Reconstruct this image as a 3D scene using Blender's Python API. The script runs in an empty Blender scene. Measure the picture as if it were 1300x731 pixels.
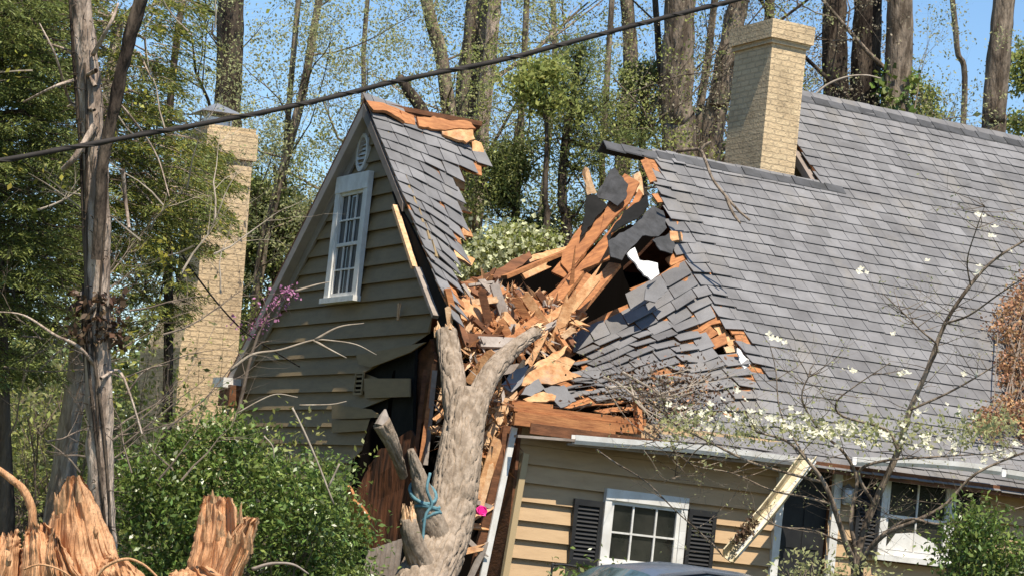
import bpy, bmesh, math, random
import numpy as np
from mathutils import Vector, noise as mnoise
random.seed(7); rng = np.random.default_rng(11)
SC = bpy.context.scene; COL = SC.collection
# ------------------------------------------------------------------ camera, sky, sun, exposure
G0 = 2.75                                    # height of the eave above the ground
CAM = np.array([-12.72435, -25.80145, G0 - 1.39267])
YAW, PITCH, ROLL, FPX = 0.45087, 0.10455, -0.10744, 3200.47
_f = np.array([math.sin(YAW)*math.cos(PITCH), math.cos(YAW)*math.cos(PITCH), math.sin(PITCH)])
_r = np.array([math.cos(YAW), -math.sin(YAW), 0.0]); _d = np.cross(_f, _r)
_r2 = math.cos(ROLL)*_r + math.sin(ROLL)*_d; _d2 = -math.sin(ROLL)*_r + math.cos(ROLL)*_d
RM = np.array([_r2, _d2, _f])
cam_data = bpy.data.cameras.new('camera'); cam = bpy.data.objects.new('camera', cam_data); COL.objects.link(cam)
cam_data.sensor_width = 36; cam_data.lens = FPX/1300*36; cam_data.clip_start = 0.1; cam_data.clip_end = 2000
from mathutils import Matrix
cam.matrix_world = Matrix(((_r2[0], -_d2[0], -_f[0], CAM[0]), (_r2[1], -_d2[1], -_f[1], CAM[1]), (_r2[2], -_d2[2], -_f[2], CAM[2]), (0, 0, 0, 1)))
SC.camera = cam
SUN = np.array([-0.05, -0.47, 0.87]); SUN /= np.linalg.norm(SUN)
world = bpy.data.worlds.new('World'); SC.world = world; world.use_nodes = True
wn = world.node_tree.nodes; wl = world.node_tree.links
sky = wn.new('ShaderNodeTexSky'); sky.sky_type = 'NISHITA'; sky.sun_disc = False
sky.sun_elevation = math.asin(SUN[2]); sky.sun_rotation = math.atan2(SUN[0], SUN[1])
sky.air_density = 1.0; sky.dust_density = 0.15; sky.ozone_density = 1.6
bg = wn['Background']; bg.inputs['Strength'].default_value = 0.125; hsv = wn.new('ShaderNodeHueSaturation'); hsv.inputs['Saturation'].default_value = 1.15; wl.new(sky.outputs[0], hsv.inputs['Color']); wl.new(hsv.outputs[0], bg.inputs[0])
sd = bpy.data.lights.new('sun', 'SUN'); sd.energy = 5.0; sd.angle = math.radians(0.5); sd.color = (1.0, 0.91, 0.77)
so = bpy.data.objects.new('sun', sd); COL.objects.link(so); so.rotation_euler = Vector(SUN).to_track_quat('Z', 'Y').to_euler()
SC.view_settings.view_transform = 'Standard'; SC.view_settings.look = 'None'; SC.view_settings.gamma = 1
SC.view_settings.exposure = 0.5

# ------------------------------------------------------------------ pixel -> world helpers (photo pixels, 1300 x 731)
def ray(u, v): return RM.T @ np.array([(u-650)/FPX, (v-365.5)/FPX, 1.0])
def at(u, v, d): return CAM + ray(u, v)*d
def onp(u, v, n, d):
    D = ray(u, v); n = np.array(n, float); t = (d - n@CAM)/(n@D); return CAM + t*D
def aty(u, v, y): return onp(u, v, (0, 1, 0), y)
def atx(u, v, x): return onp(u, v, (1, 0, 0), x)
def px(P):
    v = (np.asarray(P)-CAM) @ RM.T
    return np.stack([650+FPX*v[..., 0]/v[..., 2], 365.5+FPX*v[..., 1]/v[..., 2]], -1)
def inpoly(p, poly):
    x, y = p; c = False; n = len(poly); j = n-1
    for i in range(n):
        xi, yi = poly[i]; xj, yj = poly[j]
        if (yi > y) != (yj > y) and x < (xj-xi)*(y-yi)/(yj-yi)+xi: c = not c
        j = i
    return c
def dpoly(p, poly):
    p = np.array(p); P = np.array(poly, float); Q = np.roll(P, -1, 0); d = Q-P
    t = np.clip(((p-P)*d).sum(1)/np.maximum((d*d).sum(1), 1e-9), 0, 1)
    m = np.sqrt((((P+d*t[:, None])-p)**2).sum(1)).min()
    return -m if inpoly(p, poly) else m
def fbm(p, s=1.0): return mnoise.fractal(Vector((float(p[0])*s, float(p[1])*s, float(p[2])*s)), 0.6, 2.0, 4)
def lerp(a, b, t): return a+(b-a)*t
def sst(a, b, x): t = min(1, max(0, (x-a)/(b-a))); return t*t*(3-2*t)

# ------------------------------------------------------------------ materials
def mat(name, col, rough=0.8, col2=None, nscale=6.0, stretch=(1, 1, 1), bump=0.0, bscale=30.0, bdist=0.01, island=0.0, spec=0.3, metal=0.0, transl=0.0, contrast=(0.35, 0.65), islhue=0.0):
    m = bpy.data.materials.new(name); m.use_nodes = True; nt = m.node_tree; N = nt.nodes; L = nt.links
    b = N['Principled BSDF']; b.inputs['Roughness'].default_value = rough; b.inputs['Metallic'].default_value = metal
    b.inputs['Specular IOR Level'].default_value = spec
    tc = N.new('ShaderNodeTexCoord'); mp = N.new('ShaderNodeMapping'); mp.inputs['Scale'].default_value = stretch
    L.new(tc.outputs['Object'], mp.inputs[0])
    rgb = N.new('ShaderNodeRGB'); rgb.outputs[0].default_value = (*col, 1); out = rgb.outputs[0]
    if col2 is not None:
        nz = N.new('ShaderNodeTexNoise'); nz.inputs['Scale'].default_value = nscale; nz.inputs['Detail'].default_value = 6; nz.inputs['Roughness'].default_value = 0.65
        L.new(mp.outputs[0], nz.inputs['Vector'])
        cr = N.new('ShaderNodeMapRange'); cr.inputs[1].default_value = contrast[0]; cr.inputs[2].default_value = contrast[1]
        L.new(nz.outputs[0], cr.inputs[0])
        mx = N.new('ShaderNodeMix'); mx.data_type = 'RGBA'; L.new(cr.outputs[0], mx.inputs[0]); L.new(out, mx.inputs[6]); mx.inputs[7].default_value = (*col2, 1)
        out = mx.outputs[2]
    if island > 0:
        g = N.new('ShaderNodeNewGeometry'); mr = N.new('ShaderNodeMapRange'); mr.inputs[3].default_value = 1-island; mr.inputs[4].default_value = 1+island
        L.new(g.outputs['Random Per Island'], mr.inputs[0])
        hs = N.new('ShaderNodeHueSaturation'); L.new(mr.outputs[0], hs.inputs['Value']); L.new(out, hs.inputs['Color']); out = hs.outputs[0]
        if islhue > 0:
            mh = N.new('ShaderNodeMath'); mh.operation = 'MULTIPLY'; mh.inputs[1].default_value = 7.31; L.new(g.outputs['Random Per Island'], mh.inputs[0])
            mf = N.new('ShaderNodeMath'); mf.operation = 'FRACT'; L.new(mh.outputs[0], mf.inputs[0])
            m2 = N.new('ShaderNodeMapRange'); m2.inputs[3].default_value = 0.5-islhue; m2.inputs[4].default_value = 0.5+islhue
            L.new(mf.outputs[0], m2.inputs[0]); L.new(m2.outputs[0], hs.inputs['Hue'])
    L.new(out, b.inputs['Base Color'])
    if bump > 0:
        nb = N.new('ShaderNodeTexNoise'); nb.inputs['Scale'].default_value = bscale; nb.inputs['Detail'].default_value = 5; L.new(mp.outputs[0], nb.inputs['Vector'])
        bp = N.new('ShaderNodeBump'); bp.inputs['Strength'].default_value = bump; bp.inputs['Distance'].default_value = bdist
        L.new(nb.outputs[0], bp.inputs['Height']); L.new(bp.outputs[0], b.inputs['Normal'])
    if transl > 0:
        tr = N.new('ShaderNodeBsdfTranslucent'); L.new(out, tr.inputs[0]); ms = N.new('ShaderNodeMixShader'); ms.inputs[0].default_value = transl
        L.new(b.outputs[0], ms.inputs[1]); L.new(tr.outputs[0], ms.inputs[2]); L.new(ms.outputs[0], N['Material Output'].inputs[0])
    return m
def bark_mat(name, c1, c2, sc=7.0):
    m = mat(name, c1, 0.95, c2, sc, (1, 1, 0.22), 1.0, sc*3.2, 0.05, spec=0.1, contrast=(0.4, 0.58))
    return m
def brick_mat(name, c1, c2, mortar):
    m = bpy.data.materials.new(name); m.use_nodes = True; nt = m.node_tree; N = nt.nodes; L = nt.links
    b = N['Principled BSDF']; b.inputs['Roughness'].default_value = 0.9; b.inputs['Specular IOR Level'].default_value = 0.15
    tc = N.new('ShaderNodeTexCoord'); sp = N.new('ShaderNodeSeparateXYZ'); L.new(tc.outputs['Object'], sp.inputs[0])
    ad = N.new('ShaderNodeMath'); ad.operation = 'ADD'; L.new(sp.outputs[0], ad.inputs[0]); L.new(sp.outputs[1], ad.inputs[1])
    cb = N.new('ShaderNodeCombineXYZ'); L.new(ad.outputs[0], cb.inputs[0]); L.new(sp.outputs[2], cb.inputs[1])
    nz = N.new('ShaderNodeTexNoise'); nz.inputs['Scale'].default_value = 5; L.new(tc.outputs['Object'], nz.inputs['Vector'])
    va = N.new('ShaderNodeVectorMath'); va.operation = 'MULTIPLY_ADD'; va.inputs[1].default_value = (0.02, 0.02, 0); L.new(nz.outputs['Color'], va.inputs[0]); L.new(cb.outputs[0], va.inputs[2])
    br = N.new('ShaderNodeTexBrick'); br.inputs['Scale'].default_value = 1; br.inputs['Brick Width'].default_value = 0.24; br.inputs['Row Height'].default_value = 0.085
    br.inputs['Mortar Size'].default_value = 0.011; br.inputs['Mortar Smooth'].default_value = 0.3
    br.inputs['Color1'].default_value = (*c1, 1); br.inputs['Color2'].default_value = (*c2, 1); br.inputs['Mortar'].default_value = (*mortar, 1)
    L.new(va.outputs[0], br.inputs['Vector'])
    n2 = N.new('ShaderNodeTexNoise'); n2.inputs['Scale'].default_value = 3; n2.inputs['Detail'].default_value = 8; L.new(tc.outputs['Object'], n2.inputs['Vector'])
    mr = N.new('ShaderNodeMapRange'); mr.inputs[3].default_value = 0.72; mr.inputs[4].default_value = 1.2; L.new(n2.outputs[0], mr.inputs[0])
    hs = N.new('ShaderNodeHueSaturation'); L.new(mr.outputs[0], hs.inputs['Value']); L.new(br.outputs[0], hs.inputs['Color']); L.new(hs.outputs[0], b.inputs['Base Color'])
    n3 = N.new('ShaderNodeTexNoise'); n3.inputs['Scale'].default_value = 30; n3.inputs['Detail'].default_value = 4; L.new(tc.outputs['Object'], n3.inputs['Vector'])
    mm = N.new('ShaderNodeMath'); mm.operation = 'MULTIPLY_ADD'; mm.inputs[1].default_value = -1.0; L.new(br.outputs['Fac'], mm.inputs[0]); 
    m3 = N.new('ShaderNodeMath'); m3.operation = 'MULTIPLY'; m3.inputs[1].default_value = 0.5; L.new(n3.outputs[0], m3.inputs[0]); L.new(m3.outputs[0], mm.inputs[2])
    bp = N.new('ShaderNodeBump'); bp.inputs['Strength'].default_value = 1.0; bp.inputs['Distance'].default_value = 0.03; L.new(mm.outputs[0], bp.inputs['Height']); L.new(bp.outputs[0], b.inputs['Normal'])
    return m
M = {}
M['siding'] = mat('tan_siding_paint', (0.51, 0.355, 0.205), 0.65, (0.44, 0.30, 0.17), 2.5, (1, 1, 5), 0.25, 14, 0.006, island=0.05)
M['gsiding'] = mat('tan_paint_gable_shade', (0.28, 0.20, 0.10), 0.65, (0.225, 0.16, 0.08), 2.5, (1, 1, 5), 0.25, 14, 0.006, island=0.06)  # siding tan darkened, so the shade on the gable sits in the colour
M['white'] = mat('white_trim_paint', (0.78, 0.77, 0.74), 0.55, (0.62, 0.60, 0.56), 5, (1, 1, 1), 0.1, 20, 0.004)
M['soffit'] = mat('taupe_soffit', (0.27, 0.22, 0.185), 0.8, (0.2, 0.165, 0.14), 4)
M['frieze'] = mat('grey_rake_paint', (0.40, 0.35, 0.31), 0.75, (0.32, 0.28, 0.25), 4)
M['shingle'] = mat('slate_grey_shingle', (0.212, 0.207, 0.208), 0.9, (0.155, 0.150, 0.150), 2.2, (1, 1, 1), 0.6, 60, 0.006, island=0.16, spec=0.12)
M['cap'] = mat('dark_ridge_shingle', (0.09, 0.09, 0.095), 0.9, (0.06, 0.06, 0.06), 4, island=0.3)
M['flapwood'] = mat('dark_orange_plank', (0.42, 0.175, 0.065), 0.8, (0.20, 0.075, 0.03), 3, (1.2, 5, 1.2), 0.6, 12, 0.012, island=0.18)
M['felt'] = mat('black_tar_felt', (0.012, 0.012, 0.011), 0.9, (0.02, 0.019, 0.018), 3, (1, 1, 1), 0.4, 6, 0.03, spec=0.1)
M['feltg'] = mat('grey_felt_flap', (0.075, 0.075, 0.078), 0.85, (0.04, 0.04, 0.04), 5, (1, 1, 1), 0.6, 8, 0.03, spec=0.2)
M['deck'] = mat('orange_roof_decking', (0.48, 0.215, 0.085), 0.8, (0.28, 0.11, 0.045), 4, (1, 6, 6), 0.5, 10, 0.01, island=0.18)
M['wood'] = mat('fresh_split_wood', (0.68, 0.40, 0.20), 0.8, (0.40, 0.18, 0.07), 5, (2, 2, 2), 0.5, 25, 0.01, island=0.28)
M['pale'] = mat('pale_split_wood', (0.72, 0.50, 0.30), 0.8, (0.50, 0.28, 0.14), 7, (2, 2, 2), 0.5, 25, 0.01, island=0.2)
M['brown'] = mat('old_brown_timber', (0.20, 0.085, 0.04), 0.85, (0.09, 0.04, 0.02), 4, (1, 1, 3), 0.5, 14, 0.01, island=0.3)
M['rust'] = mat('dark_rust_brown_board', (0.13, 0.05, 0.022), 0.8, (0.03, 0.014, 0.008), 3, (4, 4, .6), 0.6, 8, 0.03, contrast=(.4, .6))
M['greyw'] = mat('weathered_grey_wood', (0.36, 0.31, 0.27), 0.9, (0.22, 0.18, 0.15), 6, (1, 1, 1), 0.4, 20, 0.01, island=0.2)
M['stump'] = mat('splintered_orange_heartwood', (0.70, 0.42, 0.235), 0.9, (0.44, 0.215, 0.10), 8, (1, 1, 0.16), 1.0, 50, 0.03, spec=0.05, contrast=(0.36, 0.66))
M['fallbark'] = mat('pale_furrowed_bark', (0.38, 0.305, 0.235), 0.95, (0.22, 0.17, 0.125), 9, (1, 1, 0.5), 0.8, 60, 0.012, spec=0.1, contrast=(0.38, 0.6))
M['bark'] = bark_mat('grey_brown_bark', (0.29, 0.23, 0.175), (0.10, 0.076, 0.056))
M['barkd'] = bark_mat('dark_bark', (0.13, 0.10, 0.075), (0.04, 0.03, 0.024))
M['barkl'] = bark_mat('light_grey_bark', (0.54, 0.435, 0.35), (0.24, 0.18, 0.14), 9)
M['twig'] = mat('grey_twig', (0.24, 0.19, 0.15), 0.9, (0.12, 0.09, 0.07), 8)
M['twigl'] = mat('pale_bare_twig', (0.42, 0.36, 0.29), 0.9, (0.25, 0.2, 0.15), 8)
def leafm(n, c, tr=0.35, isl=0.45, hue=0.02, rough=0.5, spec=0.3): return mat(n, c, rough, island=isl, transl=tr, spec=spec, islhue=hue)
M['hemlock'] = leafm('hemlock_needles', (0.16, 0.19, 0.055), 0.3, 0.6)
M['hemly'] = leafm('yellow_green_new_leaf', (0.30, 0.28, 0.045), 0.4)
M['pine'] = leafm('pine_needles', (0.19, 0.225, 0.075), 0.45, 0.55)
M['lime'] = leafm('lime_spring_leaf', (0.34, 0.37, 0.11), 0.45, 0.4)
M['bud'] = leafm('pale_spring_buds', (0.42, 0.43, 0.20), 0.5, 0.35)
M['budb'] = leafm('grey_brown_buds', (0.27, 0.23, 0.15), 0.3, 0.4)
M['laurel'] = leafm('glossy_shrub_leaf', (0.145, 0.205, 0.048), 0.28, 0.55, 0.03, 0.35, 0.5)
M['wood_far'] = leafm('far_wood_leaf', (0.12, 0.155, 0.05), 0.35, 0.5)
M['petal'] = mat('white_dogwood_petal', (0.82, 0.79, 0.62), 0.6, island=0.12, transl=0.35)
M['cream'] = mat('cream_green_blossom', (0.66, 0.68, 0.42), 0.6, island=0.25, transl=0.4)
M['pinkf'] = mat('magenta_redbud_flower', (0.50, 0.22, 0.38), 0.6, island=0.3, transl=0.3)
M['deadl'] = leafm('dead_brown_leaf', (0.42, 0.235, 0.12), 0.2, 0.5)
M['brick'] = brick_mat('painted_tan_brick', (0.68, 0.52, 0.32), (0.63, 0.47, 0.285), (0.57, 0.43, 0.27))
M['black'] = mat('black_shutter_paint', (0.018, 0.018, 0.02), 0.5, (0.03, 0.03, 0.03), 5)
M['dark'] = mat('interior_shade_black', (0.006, 0.005, 0.0045), 0.95, spec=0.0)  # near-black colour stands in for the shade inside rooms and openings
M['glass'] = mat('window_glass', (0.012, 0.014, 0.013), 0.1, (0.03, 0.03, 0.026), 3, spec=0.6)
M['curtain'] = mat('white_curtain', (0.20, 0.195, 0.185), 0.9, (0.07, 0.07, 0.07), 10, (9, 9, 0.6))
M['metal'] = mat('galvanised_metal', (0.55, 0.56, 0.57), 0.4, (0.4, 0.4, 0.4), 5, metal=0.8)
M['cable'] = mat('black_cable_sheath', (0.022, 0.018, 0.016), 0.8, (0.04, 0.034, 0.03), 6)
M['ground'] = mat('leaf_littered_soil', (0.11, 0.085, 0.05), 0.95, (0.06, 0.09, 0.03), 0.6, (1, 1, 1), 0.8, 8, 0.05)
M['rope'] = mat('teal_rope', (0.13, 0.27, 0.31), 0.8, (0.08, 0.17, 0.2), 20)
M['hotpink'] = mat('hot_pink_plastic', (0.85, 0.02, 0.28), 0.5)
M['carpaint'] = mat('blue_grey_car_paint', (0.16, 0.20, 0.26), 0.2, metal=0.4, spec=0.6)
M['carblue'] = mat('navy_car_paint', (0.02, 0.035, 0.09), 0.2, metal=0.3, spec=0.6)
M['carglass'] = mat('car_window_glass', (0.10, 0.16, 0.18), 0.05, (0.03, 0.05, 0.05), 4, spec=0.8)
M['rubber'] = mat('tyre_rubber', (0.02, 0.02, 0.02), 0.9)
M['lampg'] = mat('lantern_glass', (0.6, 0.6, 0.58), 0.15)
M['tspout'] = mat('tan_downspout', (0.46, 0.35, 0.2), 0.5)
M['gutterold'] = mat('grimy_cream_gutter', (0.70, 0.62, 0.44), 0.6, (0.42, 0.34, 0.2), 5, (1, 1, 1))
M['litter'] = leafm('brown_leaf_litter', (0.10, 0.06, 0.035), 0.1, 0.5)

def weather(m, col, scale, stretch, lo, hi, amt):
    nt = m.node_tree; N = nt.nodes; L = nt.links; b = N['Principled BSDF']; src = b.inputs['Base Color'].links[0].from_socket
    tc = N.new('ShaderNodeTexCoord'); mp = N.new('ShaderNodeMapping'); mp.inputs['Scale'].default_value = stretch; L.new(tc.outputs['Object'], mp.inputs[0]); nz = N.new('ShaderNodeTexNoise'); nz.inputs['Scale'].default_value = scale; nz.inputs['Detail'].default_value = 9; nz.inputs['Roughness'].default_value = .72; L.new(mp.outputs[0], nz.inputs['Vector'])
    mr = N.new('ShaderNodeMapRange'); mr.inputs[1].default_value = lo; mr.inputs[2].default_value = hi; mr.inputs[4].default_value = amt; L.new(nz.outputs[0], mr.inputs[0]); mx = N.new('ShaderNodeMix'); mx.data_type = 'RGBA'; L.new(mr.outputs[0], mx.inputs[0]); L.new(src, mx.inputs[6]); mx.inputs[7].default_value = (*col, 1); L.new(mx.outputs[2], b.inputs['Base Color'])
weather(M['shingle'], (0.26, 0.235, 0.20), 1.4, (1, .45, .45), .52, .72, .55)
weather(M['shingle'], (0.10, 0.10, 0.095), 2.6, (1.4, .35, .35), .56, .75, .6)
weather(M['brick'], (0.20, 0.145, 0.09), 2.2, (1, 1, .6), .5, .75, .7)
weather(M['siding'], (0.24, 0.17, 0.10), 1.6, (1, 1, 1.6), .56, .8, .5)
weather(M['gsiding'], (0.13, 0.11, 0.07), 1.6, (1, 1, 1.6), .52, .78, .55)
weather(M['white'], (0.40, 0.37, 0.32), 3.0, (1, 1, 1), .55, .8, .5)
weather(M['wood'], (0.30, 0.24, 0.19), 3.0, (1, 1, 1), .55, .7, .6)
# ------------------------------------------------------------------ mesh builder
def barktube(mb, pts, rad, n=90, amp=.028, seed=0.0, k=4):
    """trunk with real furrowed ridges running along it"""
    P = np.array(pts, float); L_ = np.concatenate([[0], np.cumsum(np.linalg.norm(np.diff(P, axis=0), axis=1))]); m_ = max(12, int(L_[-1]/.03)); t = np.linspace(0, L_[-1], m_); Q = np.stack([np.interp(t, L_, P[:, i]) for i in range(3)], 1); r = np.interp(t, L_, rad)
    for _ in range(6): Q[1:-1] = (Q[:-2]+2*Q[1:-1]+Q[2:])/4
    T = np.gradient(Q, axis=0); T /= np.linalg.norm(T, axis=1, keepdims=True); a = np.cross(T[0], (.3, .9, .2)); a /= np.linalg.norm(a); th = np.arange(n)*2*math.pi/n; o = len(mb.v); V = []
    for i in range(m_):
        a = a-T[i]*(a@T[i]); a /= np.linalg.norm(a); b = np.cross(T[i], a)
        for q_ in th:
            c_, s_ = math.cos(q_), math.sin(q_); f1 = mnoise.noise(Vector((c_*1.2+seed, s_*1.2, t[i]*.9)))
            w = mnoise.noise(Vector((c_*2+seed, s_*2, t[i]*2.5)))*.5; g1 = abs(mnoise.noise(Vector(((c_+w*.15)*r[i]*16+seed, (s_+w*.15)*r[i]*16, t[i]*4.2)))); g2 = abs(mnoise.noise(Vector((c_*r[i]*38, s_*r[i]*38+seed, t[i]*11))))
            rr = r[i]*(1+.10*f1)+amp*(.35-1.9*math.exp(-(g1/.075)**2))+amp*.5*(.3-1.2*math.exp(-(g2/.09)**2)); V.append(tuple(Q[i]+rr*(c_*a+s_*b)))
    mb.v.extend(V); F = [(o+i*n+j, o+i*n+(j+1) % n, o+(i+1)*n+(j+1) % n, o+(i+1)*n+j) for i in range(m_-1) for j in range(n)]; F.append(tuple(o+(m_-1)*n+j for j in range(n))); mb.f.extend(F); mb.m.extend([0]*len(F))
class MB:
    def __init__(s): s.v = []; s.f = []; s.m = []
    def add(s, vs, fs, mi=0):
        o = len(s.v); s.v.extend([tuple(map(float, v)) for v in vs]); s.f.extend([tuple(i+o for i in f) for f in fs]); s.m.extend([mi]*len(fs)); return s
    def box(s, a, b, mi=0):
        (x0, y0, z0), (x1, y1, z1) = a, b
        return s.add([(x0,y0,z0),(x1,y0,z0),(x1,y1,z0),(x0,y1,z0),(x0,y0,z1),(x1,y0,z1),(x1,y1,z1),(x0,y1,z1)],
                     [(0,3,2,1),(4,5,6,7),(0,1,5,4),(1,2,6,5),(2,3,7,6),(3,0,4,7)], mi)
    def bar(s, p, q, w, t, up=(0, 0, 1), mi=0, taper=1.0):
        p = np.array(p, float); q = np.array(q, float); d = q-p; L = np.linalg.norm(d); d /= max(L, 1e-9)
        a = np.cross(d, np.array(up, float)); 
        if np.linalg.norm(a) < 1e-3: a = np.cross(d, (1, 0, 0))
        a /= np.linalg.norm(a); b = np.cross(a, d)
        vs = []
        for P, k in ((p, 1), (q, taper)):
            for sa, sb in ((-1, -1), (1, -1), (1, 1), (-1, 1)): vs.append(P + a*sa*w/2*k + b*sb*t/2*k)
        return s.add(vs, [(0,3,2,1),(4,5,6,7),(0,1,5,4),(1,2,6,5),(2,3,7,6),(3,0,4,7)], mi)
    def prism(s, poly, off, mi=0):
        poly = [np.array(p, float) for p in poly]; off = np.array(off, float); n = len(poly)
        vs = poly+[p+off for p in poly]
        fs = [tuple(range(n)), tuple(range(2*n-1, n-1, -1))]+[(i, (i+1) % n + 0, (i+1) % n + n, i+n)[::-1] for i in range(n)]
        return s.add(vs, fs, mi)
    def tube(s, pts, rad, n=8, mi=0, rough=0.0, seed=0.0, cap=True):
        pts = np.array(pts, float); k = len(pts); rad = np.broadcast_to(np.array(rad, float), (k,))
        T = np.gradient(pts, axis=0); T /= np.maximum(np.linalg.norm(T, axis=1, keepdims=True), 1e-9)
        a = np.cross(T[0], (0.3, 0.9, 0.2)); a /= np.linalg.norm(a)
        th = np.arange(n)*2*math.pi/n; V = np.empty((k, n, 3))
        for i in range(k):
            a = a-T[i]*(a@T[i]); a /= np.linalg.norm(a); b = np.cross(T[i], a)
            r = rad[i]
            if rough > 0:
                rr = np.array([r*(1+rough*(mnoise.noise(Vector((math.cos(t)*1.7+seed, math.sin(t)*1.7, i*0.35)))*1.6+0.7*mnoise.noise(Vector((math.cos(t)*5+seed, math.sin(t)*5, i*0.5+9))))) for t in th])[:, None]
            else: rr = r
            V[i] = pts[i]+rr*(np.cos(th)[:, None]*a+np.sin(th)[:, None]*b)
        o = len(s.v); s.v.extend(map(tuple, V.reshape(-1, 3).tolist()))
        F = []
        for i in range(k-1):
            for j in range(n):
                j2 = (j+1) % n; F.append((o+i*n+j, o+i*n+j2, o+(i+1)*n+j2, o+(i+1)*n+j))
        if cap: F.append(tuple(o+j for j in range(n))[::-1]); F.append(tuple(o+(k-1)*n+j for j in range(n)))
        s.f.extend(F); s.m.extend([mi]*len(F)); return s
    def build(s, name, mats, parent=None, smooth=False, cls=None):
        me = bpy.data.meshes.new(name); me.from_pydata(s.v, [], s.f)
        if not isinstance(mats, (list, tuple)): mats = [mats]
        for m in mats: me.materials.append(m)
        if len(mats) > 1: me.polygons.foreach_set('material_index', s.m)
        if smooth: me.polygons.foreach_set('use_smooth', [True]*len(me.polygons))
        me.update(); o = bpy.data.objects.new(name, me); COL.objects.link(o)
        if parent is not None:
            o.parent = parent; o.matrix_parent_inverse = Matrix.Translation(-Vector(parent.location)) if parent.type == 'EMPTY' else Matrix()
        return o
def leafmesh(name, P, size, m, parent=None, aspect=0.5, up=None, upw=0.0, size_j=0.4, dirs=None, dirw=0.0, fold=0.25):
    P = np.asarray(P, float); N = len(P)
    d = rng.normal(size=(N, 3)); 
    if dirs is not None: d = d*(1-dirw)+np.asarray(dirs)*dirw*2
    d /= np.linalg.norm(d, axis=1, keepdims=True)
    n = rng.normal(size=(N, 3))
    if up is not None: n = n*(1-upw)+np.array(up)*upw*2
    w = np.cross(d, n); w /= np.maximum(np.linalg.norm(w, axis=1, keepdims=True), 1e-6); nn = np.cross(w, d)
    s = (size*(1+size_j*rng.uniform(-1, 1, N)))[:, None]
    V = np.empty((N, 4, 3)); V[:, 0] = P; V[:, 1] = P+d*s*0.5+w*s*aspect*0.5+nn*s*fold*0.4; V[:, 2] = P+d*s; V[:, 3] = P+d*s*0.5-w*s*aspect*0.5+nn*s*fold*0.4
    me = bpy.data.meshes.new(name); me.vertices.add(N*4); me.vertices.foreach_set('co', V.ravel()); me.loops.add(N*4); me.loops.foreach_set('vertex_index', np.arange(N*4, dtype=np.int32))
    me.polygons.add(N); me.polygons.foreach_set('loop_start', np.arange(0, N*4, 4, dtype=np.int32)); me.polygons.foreach_set('loop_total', np.full(N, 4, dtype=np.int32))
    ms = m if isinstance(m, (list, tuple)) else [m]
    for q in ms: me.materials.append(q)
    if len(ms) > 1: me.polygons.foreach_set('material_index', rng.choice(len(ms), N, p=None if len(ms) != 2 else [0.78, 0.22]).astype(np.int32))
    me.update(calc_edges=True); me.validate()
    o = bpy.data.objects.new(name, me); COL.objects.link(o)
    if parent is not None: o.parent = parent; o.matrix_parent_inverse = Matrix.Translation(-Vector(parent.location)) if parent.type == 'EMPTY' else Matrix()
    return o
def thing(name, label, cat, loc=(0, 0, 0), group=None):
    o = bpy.data.objects.new(name, None); COL.objects.link(o); o.location = tuple(map(float, loc)); o.empty_display_size = 0.2
    return tag(o, label, cat, group)
def tag(o, label, cat, group=None, kind=None):
    o['label'] = label; o['category'] = cat
    if group: o['group'] = group
    if kind: o['kind'] = kind
    return o
def struct(o): o['kind'] = 'structure'; return o
def rand(a, b): return random.uniform(a, b)
def smoothpath(pts, k=4):
    pts = [np.array(p, float) for p in pts]; out = []
    P = [2*pts[0]-pts[1]]+pts+[2*pts[-1]-pts[-2]]
    for i in range(1, len(P)-2):
        for j in range(k):
            t = j/k; a, b, c, d = P[i-1], P[i], P[i+1], P[i+2]
            out.append(0.5*((2*b)+(c-a)*t+(2*a-5*b+4*c-d)*t*t+(3*b-a-3*c+d)*t**3))
    out.append(pts[-1]); return out

# ------------------------------------------------------------------ ground
g = MB(); n = 60; ext = 400.0
for i in range(n+1):
    for j in range(n+1):
        x = -ext+2*ext*i/n; y = -ext+2*ext*j/n; r = math.hypot(x, y)
        g.v.append((x, y, 0 if r < 30 else (r-30)*0.012+fbm((x, y, 0), 0.02)*min(1, (r-30)/60)*1.5))
for i in range(n):
    for j in range(n): a = i*(n+1)+j; g.f.append((a, a+n+1, a+n+2, a+1)); g.m.append(0)
struct(g.build('ground', M['ground'], smooth=True))

# ------------------------------------------------------------------ the house
YR, HR = 4.626, 4.315                       # ridge distance from the front wall, ridge height above the eave
SL = (HR-0.30)/YR
def roofz(y): return G0+0.30+SL*y
XRK, X1, XEND = -0.44, 6.80, 16.0
GX = -0.25                                   # plane of the gable wall
YR2 = float(np.mean([onp(1025, 125, (0, -SL, 1), G0+0.30)[1], onp(1300, 185, (0, -SL, 1), G0+0.30)[1]]))
house = thing('wrecked_house', 'tan clapboard house with grey shingle roof smashed open by the fallen trunk', 'house', (0, 0, 0))
NRM = np.array([0, -SL, 1.0]); NRM /= np.linalg.norm(NRM)
XF = 3.75
def surf(x, y):
    """front roof slope after the tree came through it"""
    z = roofz(y); P = np.array([x, y, z])
    if x < XF and x > 1.9 - 3.2*sst(2.6, 1.4, y):
        k = np.interp(y, [-0.3, 0.4, 1.0, 1.7, 2.4, 3.3, 4.0], [0.02, 0.10, 0.22, 0.40, 0.62, 0.55, 0.0])
        t = XF-x; P[2] -= k*t*sst(0, 0.5, t)*(1+0.05*t); P[1] += 0.25*k*t
        P[2] += 0.05*fbm((x, y, 3), 1.6)
    return P
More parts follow.
